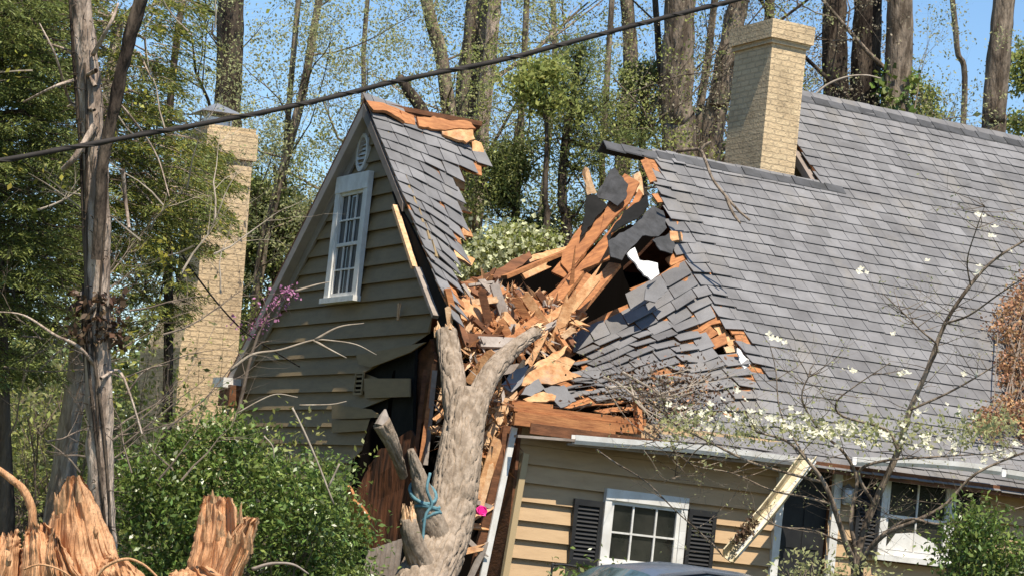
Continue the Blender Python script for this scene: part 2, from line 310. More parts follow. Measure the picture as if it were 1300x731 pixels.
def surfL(x, y):
    z = roofz(y); P = np.array([x, y, z]); t = x-XRK
    k = np.interp(y, [0, 1.8, 2.6, 3.4, 4.1, 4.7], [1.0, 0.75, 0.50, 0.28, 0.14, 0.08])
    P[2] -= k*t*(0.6+0.4*min(t, 1.0)); P[1] -= 0.12*k*t
    P[2] += 0.03*fbm((x, y, 7), 1.6)
    return P
POLY_L = [(458,124),(478,131),(490,139),(503,140),(508,149),(524,158),(545,162),(560,166),(578,170),(593,182),(613,209),(603,224),(588,210),(574,219),(566,232),(577,250),(582,262),(579,280),(590,300),(584,312),(574,318),(572,330),(571,351),(579,371),(580,393),(584,416),(575,414),(560,372),(540,330),(520,285),(500,240),(480,190)]
POLY_R = [(822,193),(1049,238),(1020,120),(1400,190),(1400,700),(820,590),(842,548),(828,520),(792,513),(750,507),(712,517),(692,495),(724,492),(738,470),(734,452),(717,438),(735,423),(760,413),(786,398),(797,380),(820,370),(838,352),(862,349),(857,330),(856,313),(868,309),(860,292),(857,280),(847,268),(838,252),(831,226)]
HOLES = [[(897,404),(916,400),(930,420),(947,448),(966,470),(966,484),(948,478),(938,458),(915,448)]]
EX, SW = 0.178, 0.265
def shingle(mb, S, x0, x1, y0, lift=0.0, rz=0.0, dz=(0, 0), hgt=1.45):
    c = [S(x0, y0), S(x1, y0), S(x1, y0+EX*hgt), S(x0, y0+EX*hgt)]
    nn = np.cross(c[1]-c[0], c[3]-c[0]); nn /= np.linalg.norm(nn)
    if nn[2] < 0: nn = -nn
    b = [0.026+lift+dz[0], 0.026+lift+dz[1], 0.008, 0.008]
    ctr = sum(c)/4
    if rz:
        ca, sa = math.cos(rz), math.sin(rz); e1 = c[1]-c[0]; e1 /= np.linalg.norm(e1); e2 = np.cross(nn, e1)
        c = [ctr+(ca*((p-ctr)@e1)-sa*((p-ctr)@e2))*e1+(sa*((p-ctr)@e1)+ca*((p-ctr)@e2))*e2 for p in c]
    top = [c[i]+nn*b[i] for i in range(4)]; bot = [c[i]+nn*(b[i]-0.010) for i in range(4)]
    mb.add(top+bot, [(0,1,2,3),(7,6,5,4),(0,4,5,1),(1,5,6,2),(3,2,6,7),(0,3,7,4)])
def shingle_field(S, xa, xb, ya, yb, keep, dmg, off=0.0):
    mb = MB(); j = 0; y = ya
    while y < yb-0.02:
        x = xa-(SW*0.5 if j % 2 else 0)-rand(0, 0.1)
        while x < xb:
            w = SW*rand(0.72, 1.25); x0, x1 = max(x, xa), min(x+w-0.008, xb); x += w
            if x1-x0 < 0.05: continue
            p = px(S((x0+x1)/2, y+EX*0.5))
            if not keep(p): continue
            d = dmg(p)
            if d > 0.3 and random.random() < 0.035*d: continue
            shingle(mb, S, x0, x1, y+rand(-0.008, 0.008)*(1+3*d), lift=max(0, rand(-0.03, 0.025))*d+rand(0, 0.004), rz=rand(-1, 1)*(0.006+0.03*d*d), dz=(rand(0, 0.006+0.030*d), rand(0, 0.006+0.030*d)))
        y += EX; j += 1
    return mb
def keepL(p): return dpoly(p, POLY_L) < 4
def keepR(p): return inpoly(p, POLY_R) and not any(inpoly(p, h) for h in HOLES)
def dmgR(p):
    d = min(dpoly(p, h) for h in HOLES); e = dpoly(p, [(640,495),(740,405),(860,345),(830,200),(870,300),(880,350),(900,400),(945,450),(850,520)])
    return max(0, 1-max(0, d)/30, 0.75-max(0, e)/60)
shl = shingle_field(surfL, XRK, 2.2, 0.0, YR-0.05, keepL, lambda p: 0.1+0.5*sst(250, 350, p[1]))
shr = shingle_field(surf, -0.2, XEND, -0.34, YR-0.02, lambda p: keepR(p) or p[0] >= 1300, dmgR)
YU = -0.34+EX*math.ceil((YR-0.04+0.34)/EX)
shu = shingle_field(surf, X1-0.05, XEND, YU, YR2-0.02, lambda p: True, lambda p: 0.05)
roof = MB()
# rear slopes (real slabs, seen from below through the hole)
YB = float(atx(281, 492, XRK)[1]); ZB = float(atx(281, 492, XRK)[2])
def back_z(y): return roofz(YR)+(ZB-roofz(YR))*(y-YR)/(YB-YR)
def slab(mb, poly_xy, fz, th=0.06, dz=0.0):
    top = [(x, y, fz(y)+dz) for x, y in poly_xy]; mb.prism(top, (0, 0, -th))
back = MB()
def jag(x, ya, yb, n, amp): return [(x+rand(-amp, amp), lerp(ya, yb, i/n)) for i in range(n+1)]
slab(back, [(XRK, YR), (XRK, YB)]+[(0.6, YB)]+jag(0.9, YB-0.3, 6.2, 8, 0.12)+jag(1.25, 6.1, YR, 6, 0.12)[:-1]+[(1.3, YR)], back_z)
slab(back, [(0.6, YB), (3.0, YB)]+[(3.0, 7.0), (2.7, 6.7), (2.3, 6.8), (1.9, 6.6), (1.5, 6.75), (1.2, 6.9), (0.9, 7.2)], back_z)
slab(back, [(4.5, YR)]+jag(4.6, YR+0.3, 7.0, 8, 0.12)+[(4.6, YB), (X1, YB), (X1, YR)], back_z)
slab(back, [(3.0, 6.95), (4.0, 6.8), (4.6, 6.9), (4.6, YB), (3.0, YB)], back_z)
slab(back, [(X1, YR2), (X1, YR2+5.5), (XEND, YR2+5.5), (XEND, YR2)], lambda y: roofz(YR2)-SL*(y-YR2))
bk = back.build('rear_roof_slope', M['brown'], house)
shingles = MB()
for q in (shl, shr, shu): shingles.add(q.v, q.f)
rf = roof.add([], []) 
# decking boards under the shingles: each plank follows the bent surface and ends jagged
dk = MB()
def deck(S, xa, xb, ya, yb, poly, grow, holes=False):
    PW = 0.15; y = ya
    while y < yb-0.01:
        y1 = min(y+PW-0.008, yb); x = xa; run = []
        g1 = rand(*grow)
        def flush(run):
            if len(run) < 2: return
            top = []; 
            e0 = rand(-0.09, 0.02); e1 = rand(-0.02, 0.09)
            xs = list(run); xs0 = [xs[0]+(0 if xs[0] <= xa+1e-6 else e0)]+xs[1:-1]+[xs[-1]+(0 if xs[-1] >= xb-1e-6 else e1)]
            for k in range(len(xs0)-1):
                a, b = xs0[k], xs0[k+1]; sk = rand(-.05, .05) if k in (0, len(xs0)-2) else 0
                c = [S(a, y), S(b, y), S(b+(sk if k == len(xs0)-2 and b < xb else 0), y1), S(a+(sk if k == 0 and a > xa else 0), y1)]
                top.append(c)
            for c in top:
                dk.add(list(c)+[p-NRM*0.022 for p in c], [(0,1,2,3),(7,6,5,4),(0,4,5,1),(1,5,6,2),(3,2,6,7),(0,3,7,4)])
        while x <= xb+1e-6:
            p = px(S(x, (y+y1)/2)); ok = dpoly(p, poly) < g1+rand(-3, 3)
            if holes and ok and dpoly(p, HOLES[0]) < -6: ok = False
            if ok: run.append(x)
            else: flush(run); run = []
            x += 0.12
        flush(run); y += PW
deck(surfL, XRK+0.02, 2.3, 0.2, YR, POLY_L+[], (-6, 7))
deck(surf, 0.0, X1-0.1, -0.05, YR, POLY_R, (0, 12), True)
# upper block decking hidden below the shingles: one sheet
dk.prism([(X1, -0.3, roofz(-0.3)), (XEND, -0.3, roofz(-0.3)), (XEND, YR2, roofz(YR2)), (X1, YR2, roofz(YR2))], (0, 0, -0.05))
roofo = dk.build('roof_decking', M['deck'], house)
sh_o = shingles.build('roof_shingles', M['shingle'], house)
# ridge caps
cp = MB()
x = 3.15
while x < X1:
    w = 0.28; z = roofz(YR)+0.05+rand(0, 0.012); j = rand(-.01, .01)
    droop = 0.10*max(0, 3.5-x)
    cp.add([(x, YR-0.13, z-0.115), (x, YR, z+j), (x, YR+0.13, z-0.13), (x+w+.03, YR-0.13, z-0.13), (x+w+.03, YR, z-0.012), (x+w+.03, YR+0.13, z-0.145),
            (x, YR-0.13, z-0.135), (x, YR, z-.02), (x, YR+0.13, z-0.15), (x+w+.03, YR-0.13, z-0.15), (x+w+.03, YR, z-0.032), (x+w+.03, YR+0.13, z-0.165)],
           [(0,3,4,1),(1,4,5,2),(6,7,10,9),(7,8,11,10),(0,1,7,6),(1,2,8,7),(3,9,10,4),(4,10,11,5),(0,6,9,3),(2,5,11,8)]); x += w
cp.build('ridge_cap', M['cap'], house); cp = MB()
x = X1-0.02
while x < XEND:
    w = 0.28; z = roofz(YR2)+0.05+rand(0, 0.012)
    cp.add([(x, YR2-0.13, z-0.115), (x, YR2, z), (x, YR2+0.13, z-0.13), (x+w+.03, YR2-0.13, z-0.13), (x+w+.03, YR2, z-0.012), (x+w+.03, YR2+0.13, z-0.145),
            (x, YR2-0.13, z-0.135), (x, YR2, z-.02), (x, YR2+0.13, z-0.15), (x+w+.03, YR2-0.13, z-0.15), (x+w+.03, YR2, z-0.032), (x+w+.03, YR2+0.13, z-0.165)],
           [(0,3,4,1),(1,4,5,2),(6,7,10,9),(7,8,11,10),(0,1,7,6),(1,2,8,7),(3,9,10,4),(4,10,11,5),(0,6,9,3),(2,5,11,8)]); x += w
cp.build('ridge_cap', M['cap'], house)

# ---- upper block: its small gable above the lower ridge and rake board
ub = MB(); ub.prism([(X1, YR-0.6, roofz(YR-0.6)-0.1), (X1, YR2, roofz(YR2)-0.08), (X1, YR2+5, roofz(YR2)-SL*5), (X1, YR2+5, G0)], (0.1, 0, 0))
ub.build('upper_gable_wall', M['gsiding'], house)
rk = MB(); a = np.array((X1-0.12, YR+0.05, roofz(YR+0.05)-0.06)); b = np.array((X1-0.12, YR2, roofz(YR2)-0.06))
rk.prism([a, b, b-(0, 0, 0.15), a-(0, 0, 0.15)], (0.10, 0, 0)); rk.build('rake_board', M['soffit'], house)

# ---- gable end (x = 0), bevelled boards with torn right ends
GT = 0.0
inner_front = lambda z: (z-(G0+0.30))/SL - 0.0          # y of the front rake at height z (wall edge)
inner_back = lambda z: YR+(roofz(YR)-z)/((roofz(YR)-ZB)/(YB-YR))-0.35
EXG = 0.232
torn = [(531,341),(545,372),(551,400),(546,432),(540,437),(500,452),(470,465),(462,478),(520,480),(520,504),(421,507),(421,512),(470,520),(484,530),(466,548),(466,574),(449,576),(445,640),(440,731)]
def torn_y(z):     # smallest y (front-most) still boarded at height z
    best = None
    for (u0, v0), (u1, v1) in zip(torn, torn[1:]):
        A = atx(u0, v0, GX); B = atx(u1, v1, GX)
        if (A[2]-z)*(B[2]-z) <= 0 and abs(A[2]-B[2]) > 1e-5:
            t = (z-A[2])/(B[2]-A[2]); yy = A[1]+(B[1]-A[1])*t
            best = yy if best is None else max(best, yy)
    return best
gw = MB(); z = 0.2; gwin = [atx(437, 228, GX), atx(478, 228, GX), atx(462, 377, GX), atx(421, 381, GX)]
while z < roofz(YR)-0.25:
    z1 = z+EXG
    def yr(zz):
        y_f = inner_front(zz)+0.0
        t = torn_y(zz)
        if zz < atx(*torn[0], GX)[2] and t is not None: y_f = max(y_f, t)
        return max(y_f, 0.0)
    ya0, ya1 = yr(z), yr(z1-0.01); yb0, yb1 = min(inner_back(z), YB-0.4), min(inner_back(z1), YB-0.4)
    if yb0-ya0 > 0.1:
        if z1 < G0+1.45: ya0 = ya0+rand(-0.05, 0.05); ya1 = ya0+rand(-.02, .02) if abs(ya1-ya0) < .4 else ya1
        n = max(2, int((yb0-ya0)/0.5)); 
        for i in range(n):
            p = [lerp(ya0, yb0, i/n), lerp(ya0, yb0, (i+1)/n)]; q_ = [lerp(ya1, yb1, i/n), lerp(ya1, yb1, (i+1)/n)]
            gw.add([(GX-0.055, p[0], z), (GX-0.055, p[1], z), (GX-0.008, q_[1], z1), (GX-0.008, q_[0], z1), (GX-0.02, p[0], z), (GX-0.02, p[1], z)], [(1,0,3,2),(0,1,5,4),(0,4,3)] if i == 0 else [(1,0,3,2),(0,1,5,4)])
    z = z1
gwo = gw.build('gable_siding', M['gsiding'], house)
# tar felt sheathing and framing behind the boards
ft = MB(); ft.prism([(GX+0.02, 0.05, 0), (GX+0.02, YB-0.45, 0), (GX+0.02, YB-0.45, inner_back.__call__(0)*0+back_z(YB-0.45)-0.1), (GX+0.02, YR, roofz(YR)-0.12), (GX+0.02, 2.9, roofz(2.9)-0.15), (GX+0.02, 2.6, G0+1.3), (GX+0.02, 2.4, G0+0.2), (GX+0.02, 2.0, G0-1.2), (GX+0.02, 1.2, 0.6)], (0.04, 0, 0))
ft.build('tar_felt_sheathing', M['felt'], house)
# rake soffit and fascia on the back rake, thin board on the front rake
fs = MB()
A = np.array((XRK, YR, roofz(YR)-0.06)); Bk = np.array((XRK, YB, ZB-0.06))
fs.prism([A, Bk, Bk-(0, 0, 0.17), A-(0, 0, 0.19)], (0.03, 0, 0))
fs.prism([A+(0.03, 0, -0.16), Bk+(0.03, 0, -0.14), Bk+(0.19, 0, -0.14), A+(0.19, 0, -0.16)], (0, 0, -0.02)); fs.prism([A+(0.13, 0, -0.18), Bk+(0.13, 0, -0.16), Bk+(0.13, 0, -0.32), A+(0.13, 0, -0.38)], (0.03, 0, 0))
fs.build('back_rake_fascia', M['frieze'], house)
ff = MB(); P0 = A; P1 = np.array((XRK, 2.95, roofz(2.95)-0.06)); ff.prism([P0, P1, P1-(0, 0, 0.11), P0-(0, 0, 0.16)], (0.03, 0, 0))
ff.build('front_rake_fascia', M['soffit'], house)
fr = MB()
def pbar(mb, u0, v0, y0, u1, v1, y1, w, t, up=(0, -1, 0.3), taper=1.0): mb.bar(aty(u0, v0, y0), aty(u1, v1, y1), w, t, up, taper=taper)
p0, p1 = atx(501, 262, XRK-0.02), atx(526, 340, XRK-0.02); fr.bar(p0, p1, 0.05, 0.07, (1, 0, 0)); p0, p1 = atx(530, 341, XRK), atx(553, 402, XRK)
fr.build('bare_rake_strip', M['pale'], house)
f2 = MB(); f2.bar(p0, p1, 0.05, 0.08, (1, 0, 0)); f2.build('bent_rake_strip', M['greyw'], house)
fd = MB(); fd.prism([atx(*p, XRK+.04) for p in [(497,243),(520,285),(538,322),(560,365),(574,402),(580,432),(560,420),(553,398),(531,341),(512,290)]], (0.03, 0, 0)); fd.build('torn_rake_felt', M['felt'], house)

# gable window
gwin_o = MB()
def quadframe(mb, P, w, depth, out):
    """frame boards around a quad P (tl,tr,br,bl), w wide, standing 'depth' out along out"""
    P = [np.array(p, float) for p in P]; c = sum(P)/4; out = np.array(out, float)
    inner = []
    tl, tr, br, bl = P; ex = (tr-tl)/np.linalg.norm(tr-tl); ez = (tl-bl)/np.linalg.norm(tl-bl)
    inner = [tl+ex*w-ez*w, tr-ex*w-ez*w, br-ex*w+ez*w, bl+ex*w+ez*w]
    for i in range(4):
        j = (i+1) % 4; mb.prism([P[i], P[j], inner[j], inner[i]], out*depth)
    return inner
gy0, gy1 = 4.86, 6.03; gz0, gz1 = float(gwin[3][2]), float(gwin[0][2]); gy0 = float(gwin[2][1]); gy1 = float(gwin[3][1]); 
def make_window(name, plane, a0, a1, z0, z1, cols, rows, frame_w, out, curtain=None, sash=True, parent=house, paneM='glass'):
    """plane: function (a, z, d) -> point, d = distance out of the wall"""
    fmb = MB(); T = [plane(a0, z1, 0), plane(a1, z1, 0), plane(a1, z0, 0), plane(a0, z0, 0)]; o = plane(0, 0, 1)-plane(0, 0, 0)
    fmb.prism([plane(a0, z1, 0.0), plane(a1, z1, 0.0), plane(a1, z1-frame_w*1.5, 0.0), plane(a0, z1-frame_w*1.5, 0.0)], o*0.075)
    fmb.prism([plane(a0, z1-frame_w*1.5, 0), plane(a0+frame_w*(1 if a1 > a0 else -1), z1-frame_w*1.5, 0), plane(a0+frame_w*(1 if a1 > a0 else -1), z0, 0), plane(a0, z0, 0)], o*0.065)
    sg = 1 if a1 > a0 else -1
    fmb.prism([plane(a1-frame_w*sg, z1-frame_w*1.5, 0), plane(a1, z1-frame_w*1.5, 0), plane(a1, z0, 0), plane(a1-frame_w*sg, z0, 0)], o*0.065)
    wo = fmb.build(name, M['white'], parent)
    sl = MB(); sl.prism([plane(a0-0.03*sg, z0+0.0, 0), plane(a1+0.03*sg, z0, 0), plane(a1+0.03*sg, z0-0.07, 0), plane(a0-0.03*sg, z0-0.07, 0)], o*0.11); sl.build('sill', M['white'], wo)
    b0, b1, y0, y1 = a0+frame_w*sg, a1-frame_w*sg, z0, z1-frame_w*1.5
    ss = MB(); sw = 0.045
    for (p, q_, r, s_) in ((b0, b1, y1-sw, y1), (b0, b1, y0, y0+sw*1.4), (b0, b0+sw*sg, y0+sw*1.4, y1-sw), (b1-sw*sg, b1, y0+sw*1.4, y1-sw)):
        ss.prism([plane(p, s_, 0.012), plane(q_, s_, 0.012), plane(q_, r, 0.012), plane(p, r, 0.012)], o*0.03)
    if sash:
        m_ = (y0+y1)/2; ss.prism([plane(b0+sw*sg, m_+.022, 0.012), plane(b1-sw*sg, m_+.022, 0.012), plane(b1-sw*sg, m_-.022, 0.012), plane(b0+sw*sg, m_-.022, 0.012)], o*0.034)
    for i in range(1, cols):
        aa = lerp(b0, b1, i/cols); ss.prism([plane(aa-.011*sg, y1-sw, 0.014), plane(aa+.011*sg, y1-sw, 0.014), plane(aa+.011*sg, y0+sw*1.4, 0.014), plane(aa-.011*sg, y0+sw*1.4, 0.014)], o*0.02)
    for i in range(1, rows):
        if sash and rows % 2 == 0 and i == rows//2: continue
        zz = lerp(y0+sw, y1-sw, i/rows); ss.prism([plane(b0+sw*sg, zz+.011, 0.0145), plane(b1-sw*sg, zz+.011, 0.0145), plane(b1-sw*sg, zz-.011, 0.0145), plane(b0+sw*sg, zz-.011, 0.0145)], o*0.021)
    ss.build('sash', M['white'], wo)
    gl = MB(); gl.prism([plane(b0, y1, 0.004), plane(b1, y1, 0.004), plane(b1, y0, 0.004), plane(b0, y0, 0.004)], o*0.005); gl.build('pane', M[paneM], wo)
    if curtain: 
        for (c0, c1, d0, d1) in curtain:
            k = 10; vs = []
            cu = MB()
            for i in range(k+1):
                aa = lerp(lerp(b0, b1, c0), lerp(b0, b1, c1), i/k); dd = 0.010+0.0018*(i % 2)
                vs += [plane(aa, lerp(y0, y1, d1), dd), plane(aa, lerp(y0, y1, d0), dd)]
            cu.add(vs, [(2*i, 2*i+2, 2*i+3, 2*i+1) for i in range(k)]); cu.build('curtain', M['curtain'], wo)
    return wo
gplane = lambda a, z, d: np.array((GX-0.055-d, a, z))
make_window('window', gplane, gy1, gy0, gz0, gz1, 3, 4, 0.15, None, curtain=[(0.1, 0.32, 0, 1), (0.45, 0.6, 0, .95), (.72, .92, 0, 1)])
# oval louvred vent
vc = (atx(468, 172, GX)+atx(462, 217, GX))/2; vh = float(atx(468, 170, GX)[2]-atx(462, 219, GX)[2])/2; vw = vh*0.72
vt = MB(); K = 28
ring_o = [(GX-0.07, vc[1]+vw*math.cos(2*math.pi*i/K), vc[2]+vh*math.sin(2*math.pi*i/K)) for i in range(K)]
ring_i = [(GX-0.07, vc[1]+vw*.78*math.cos(2*math.pi*i/K), vc[2]+vh*.78*math.sin(2*math.pi*i/K)) for i in range(K)]
for i in range(K): j = (i+1) % K; vt.prism([ring_o[i], ring_o[j], ring_i[j], ring_i[i]], (0.06, 0, 0))
vo = vt.build('oval_vent', M['white'], house)
lb = MB(); 
for i in range(7):
    zz = vc[2]-vh*0.7+vh*1.4*i/6; hw = vw*.76*math.sqrt(max(0.02, 1-((zz-vc[2])/(vh*.78))**2))
    lb.add([(GX-0.062, vc[1]-hw, zz-.035), (GX-0.062, vc[1]+hw, zz-.035), (GX-0.03, vc[1]+hw, zz+.02), (GX-0.03, vc[1]-hw, zz+.02), (GX-0.052, vc[1]-hw, zz-.035), (GX-0.052, vc[1]+hw, zz-.035)], [(0,1,2,3),(0,4,5,1)])
lb.build('louvre', M['white'], vo)
db = MB(); db.prism([(GX-0.025, p[1], p[2]) for p in ring_i], (0.01, 0, 0)); db.build('vent_backing', M['dark'], vo)
# small rectangular crawl vent
c = atx(461, 487, GX); sv = MB(); quadframe(sv, [(GX-0.05, c[1]+.14, c[2]+.15), (GX-0.05, c[1]-.14, c[2]+.15), (GX-0.05, c[1]-.14, c[2]-.15), (GX-0.05, c[1]+.14, c[2]-.15)], .03, .02, (-1, 0, 0))
for i in range(4): sv.box((GX-0.065, c[1]-.11, c[2]-.1+i*.06), (GX-0.05, c[1]+.11, c[2]-.075+i*.06))
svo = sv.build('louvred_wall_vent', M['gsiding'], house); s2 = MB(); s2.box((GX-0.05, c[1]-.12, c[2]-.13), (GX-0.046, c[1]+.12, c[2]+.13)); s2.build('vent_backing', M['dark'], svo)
# ---- torn gable: loose boards, studs, hanging sheets
def px_panel(name, poly, ref, th, m, parent=house, bend=None, rag=1.2):
    if 'felt' in name: bend, rag = .028, 1.3; th = .012
    R0, R1, R2 = [aty(*r) for r in ref]; nn = np.cross(R1-R0, R2-R0); nn /= np.linalg.norm(nn); dd = nn@R0
    if nn@(CAM-R0) < 0: nn, dd = -nn, -dd
    pp = []
    for k, (u, v) in enumerate(poly):
        u2, v2 = poly[(k+1) % len(poly)]; L = math.hypot(u2-u, v2-v); n_ = max(1, int(L/5))
        for q_ in range(n_): t = q_/n_; pp.append((lerp(u, u2, t)+rand(-rag, rag)*(q_ > 0), lerp(v, v2, t)+rand(-rag, rag)*(q_ > 0)))
    bm = bmesh.new(); vs = [bm.verts.new(tuple(onp(u, v, nn, dd))) for u, v in pp]; bm.faces.new(vs); bmesh.ops.triangulate(bm, faces=bm.faces[:])
    for _ in range(2):
        le = [e for e in bm.edges if e.calc_length() > .16 and not e.is_boundary]
        if le: bmesh.ops.subdivide_edges(bm, edges=le, cuts=1); bmesh.ops.triangulate(bm, faces=bm.faces[:])
    if bend is None: bend = .035
    for v_ in bm.verts: v_.co += Vector(nn)*(bend*(mnoise.noise(v_.co*2.3)*1.6+mnoise.noise(v_.co*6)*.6))
    bm.normal_update(); bm.faces.ensure_lookup_table()
    if bm.faces[0].normal.dot(Vector(nn)) < 0: bmesh.ops.reverse_faces(bm, faces=bm.faces[:])
    me = bpy.data.meshes.new(name); bm.to_mesh(me); bm.free(); me.materials.append(m)
    o = bpy.data.objects.new(name, me); COL.objects.link(o); o.parent = parent; sm = o.modifiers.new('thickness', 'SOLIDIFY'); sm.thickness = th; sm.offset = -1
    return o
lo = MB()
lo.prism([atx(*p, GX-0.07) for p in [(462,480),(520,480),(520,503),(463,505)]], (0.02, 0, 0))
lo.prism([atx(*p, GX-0.10) for p in [(421,512),(470,519),(486,529),(450,531),(421,531)]], (0.02, 0, 0))
lo.prism([atx(*p, GX-0.08) for p in [(421,533),(486,532),(466,546),(421,549)]], (0.02, 0, 0))
lo.prism([atx(*p, GX-0.09) for p in [(470,447),(540,434),(520,447),(470,466),(455,462),(452,450)]], (0.02, 0, 0))
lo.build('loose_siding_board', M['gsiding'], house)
for nm, poly, ref, th, m in [
    ('torn_wallboard', [(531,447),(546,430),(553,470),(541,520),(526,560),(515,600),(505,605),(520,545),(527,500)], [(531,447,2.6),(546,470,2.2),(515,600,2.6)], 0.04, 'brown'),
    ('hanging_wallboard', [(478,572),(500,560),(520,545),(530,560),(528,640),(520,690),(470,698),(455,660),(452,625),(462,600)], [(478,572,2.6),(530,560,2.0),(500,690,2.2)], 0.04, 'rust'),
    ('splayed_wallboard', [(436,615),(441,618),(465,655),(474,690),(470,696),(460,690),(447,660)], [(436,615,1.2),(441,618,1.1),(465,690,1.3)], 0.03, 'deck'),
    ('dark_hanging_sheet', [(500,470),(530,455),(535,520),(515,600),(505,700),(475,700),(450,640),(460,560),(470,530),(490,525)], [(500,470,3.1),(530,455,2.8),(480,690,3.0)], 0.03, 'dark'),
    ('cavity_shade_sheet', [(520,430),(585,410),(640,470),(655,540),(600,731),(500,731),(505,600)], [(520,430,3.6),(640,470,3.0),(540,731,3.3)], 0.03, 'dark')]:  # cavity sheet: black plane in place of the shade inside the torn wall
    px_panel(nm, poly, ref, th, M[m])
st = MB(); pbar(st, 551, 463, 1.9, 532, 602, 1.7, 0.13, 0.05, (0.9, -0.4, 0)); st.build('wall_stud', M['deck'], house)
st = MB(); pbar(st, 540, 470, 2.1, 524, 610, 1.9, 0.10, 0.05, (0.9, -0.4, 0)); st.build('wall_stud', M['brown'], house)
st = MB(); pbar(st, 552, 470, 1.8, 540, 590, 1.7, 0.03, 0.06, (0.9, -0.4, 0)); st.build('wall_stud', M['greyw'], house)

sp_ = MB(); sp_.bar(atx(507, 385, GX-.08), atx(505, 406, GX-.09), .05, .03, (1, 0, 0), taper=.7); sp_.build('stuck_splinter', M['pale'], house)
er = MB(); e0 = atx(296, 478, XRK); er.box((XRK-.06, e0[1]-.1, e0[2]-.42), (XRK+.3, e0[1]+.35, e0[2]-.12)); er.build('eave_return', M['brown'], house)
er = MB(); er.box((XRK-.14, e0[1]+.0, e0[2]-.16), (XRK+.2, e0[1]+.45, e0[2]-.02)); er.build('gutter_end', M['white'], house)
# ---- front wall (y = 0)
W1 = (float(aty(765, 619, 0)[0]), float(aty(869, 632, 0)[0]), float(aty(766, 714, 0)[2]), float(aty(766, 619, 0)[2]))
W2 = (float(aty(1113, 640, 0)[0]), float(aty(1207, 640, 0)[0]), float(aty(1196, 712, 0)[2]), float(aty(1207, 603, 0)[2]))
DR = (float(aty(988, 660, 0)[0]), float(aty(1052, 660, 0)[0]), 0.0, float(aty(1000, 590, 0)[2]))
fw = MB(); z = 0.25; EXF = 0.215
while z < G0+0.22:
    z1 = z+EXF; iv = [(0.0, XEND-0.05)]
    for (a, b, c, d) in (W1, W2, DR):
        if z1 > c+0.03 and z < d-0.05:
            nv = []
            for (p, q_) in iv:
                if b <= p or a >= q_: nv.append((p, q_))
                else:
                    if a-p > 0.02: nv.append((p, a+.02))
                    if q_-b > 0.02: nv.append((b-.02, q_))
            iv = nv
    for p, q_ in iv:
        k = max(1, int((q_-p)/2.3)); xs = [lerp(p, q_, i/k) for i in range(k+1)]
        for a, b in zip(xs, xs[1:]): fw.add([(a, -0.060, z), (b-.003, -0.060, z), (b-.003, -0.006, z1), (a, -0.006, z1), (a, -0.018, z), (b-.003, -0.018, z)], [(0,1,2,3),(0,4,5,1)])
    z = z1
fw.build('front_siding', M['siding'], house)
sw = MB()
def wallpiece(x0, x1, z0, z1): sw.box((x0, 0.012, z0), (x1, 0.10, z1))
zt = G0+0.2; xs = [0.05, W1[0], W1[1], DR[0], DR[1], W2[0], W2[1], XEND-.1]
wallpiece(xs[0], xs[1], 0, zt); wallpiece(xs[1], xs[2], 0, W1[2]); wallpiece(xs[1], xs[2], W1[3], zt); wallpiece(xs[2], xs[3], 0, zt)
wallpiece(xs[3], xs[4], DR[3], zt); wallpiece(xs[4], xs[5], 0, zt); wallpiece(xs[5], xs[6], 0, W2[2]); wallpiece(xs[5], xs[6], W2[3], zt); wallpiece(xs[6], xs[7], 0, zt)
sw.build('front_wall', M['brown'], house)
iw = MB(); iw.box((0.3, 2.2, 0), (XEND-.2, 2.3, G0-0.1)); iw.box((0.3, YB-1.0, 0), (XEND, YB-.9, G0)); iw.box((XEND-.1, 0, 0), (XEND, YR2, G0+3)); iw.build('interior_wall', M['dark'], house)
af = MB(); af.box((1.6, 0.12, G0-0.08), (XEND-.2, YB-.5, G0-0.02)); af.build('attic_floor', M['brown'], house)
fplane = lambda a, z, d: np.array((a, -0.045-d, z))
win1 = make_window('window', fplane, *W1, 3, 2, 0.085, None, sash=False)
win2 = make_window('window', fplane, *W2, 2, 2, 0.085, None, curtain=[(0.05, 0.95, 0.0, 0.12)], sash=True)
pm = MB(); pm.prism([fplane(*p, 0.011) for p in [(lerp(W2[0], W2[1], .12), W2[2]+.07), (lerp(W2[0], W2[1], .88), W2[2]+.07), (lerp(W2[0], W2[1], .8), W2[2]+.2), (lerp(W2[0], W2[1], .5), W2[2]+.31), (lerp(W2[0], W2[1], .25), W2[2]+.27)]], (0, -.004, 0)); pm.build('fallen_blind', M['white'], win2)
def shutter(a, b, z0, z1, tilt=0.0):
    mb = MB(); y0, y1 = -0.07, -0.115
    mb.box((a, y1, z0), (a+.05, y0, z1)); mb.box((b-.05, y1, z0), (b, y0, z1))
    mb.box((a+.05, y1, z0), (b-.05, y0, z0+.07)); mb.box((a+.05, y1, z1-.07), (b-.05, y0, z1))
    n = int((z1-z0-.14)/.045)
    for i in range(n):
        zz = z0+.07+(z1-z0-.14)*i/n; mb.add([(a+.05, y1+.004, zz), (b-.05, y1+.004, zz), (b-.05, y0-.004, zz+.05), (a+.05, y0-.004, zz+.05), (a+.05, y1+.012, zz-.004), (b-.05, y1+.012, zz-.004)], [(0,1,2,3),(0,4,5,1)])
    mb.box((a+.03, y0-.003, z0+.03), (b-.03, y0+.003, z1-.03))
    return mb.build('shutter', M['black'], house)
shutter(W1[0]-0.40, W1[0]-0.02, W1[2]-0.06, W1[3]-0.16); shutter(W1[1]+0.02, W1[1]+0.40, W1[2]-0.02, W1[3]-0.12)
shutter(W2[0]-0.36, W2[0]-0.02, W2[2]-0.02, W2[3]+0.02); shutter(W2[1]+0.02, W2[1]+0.36, W2[2]-0.02, W2[3]+0.0)
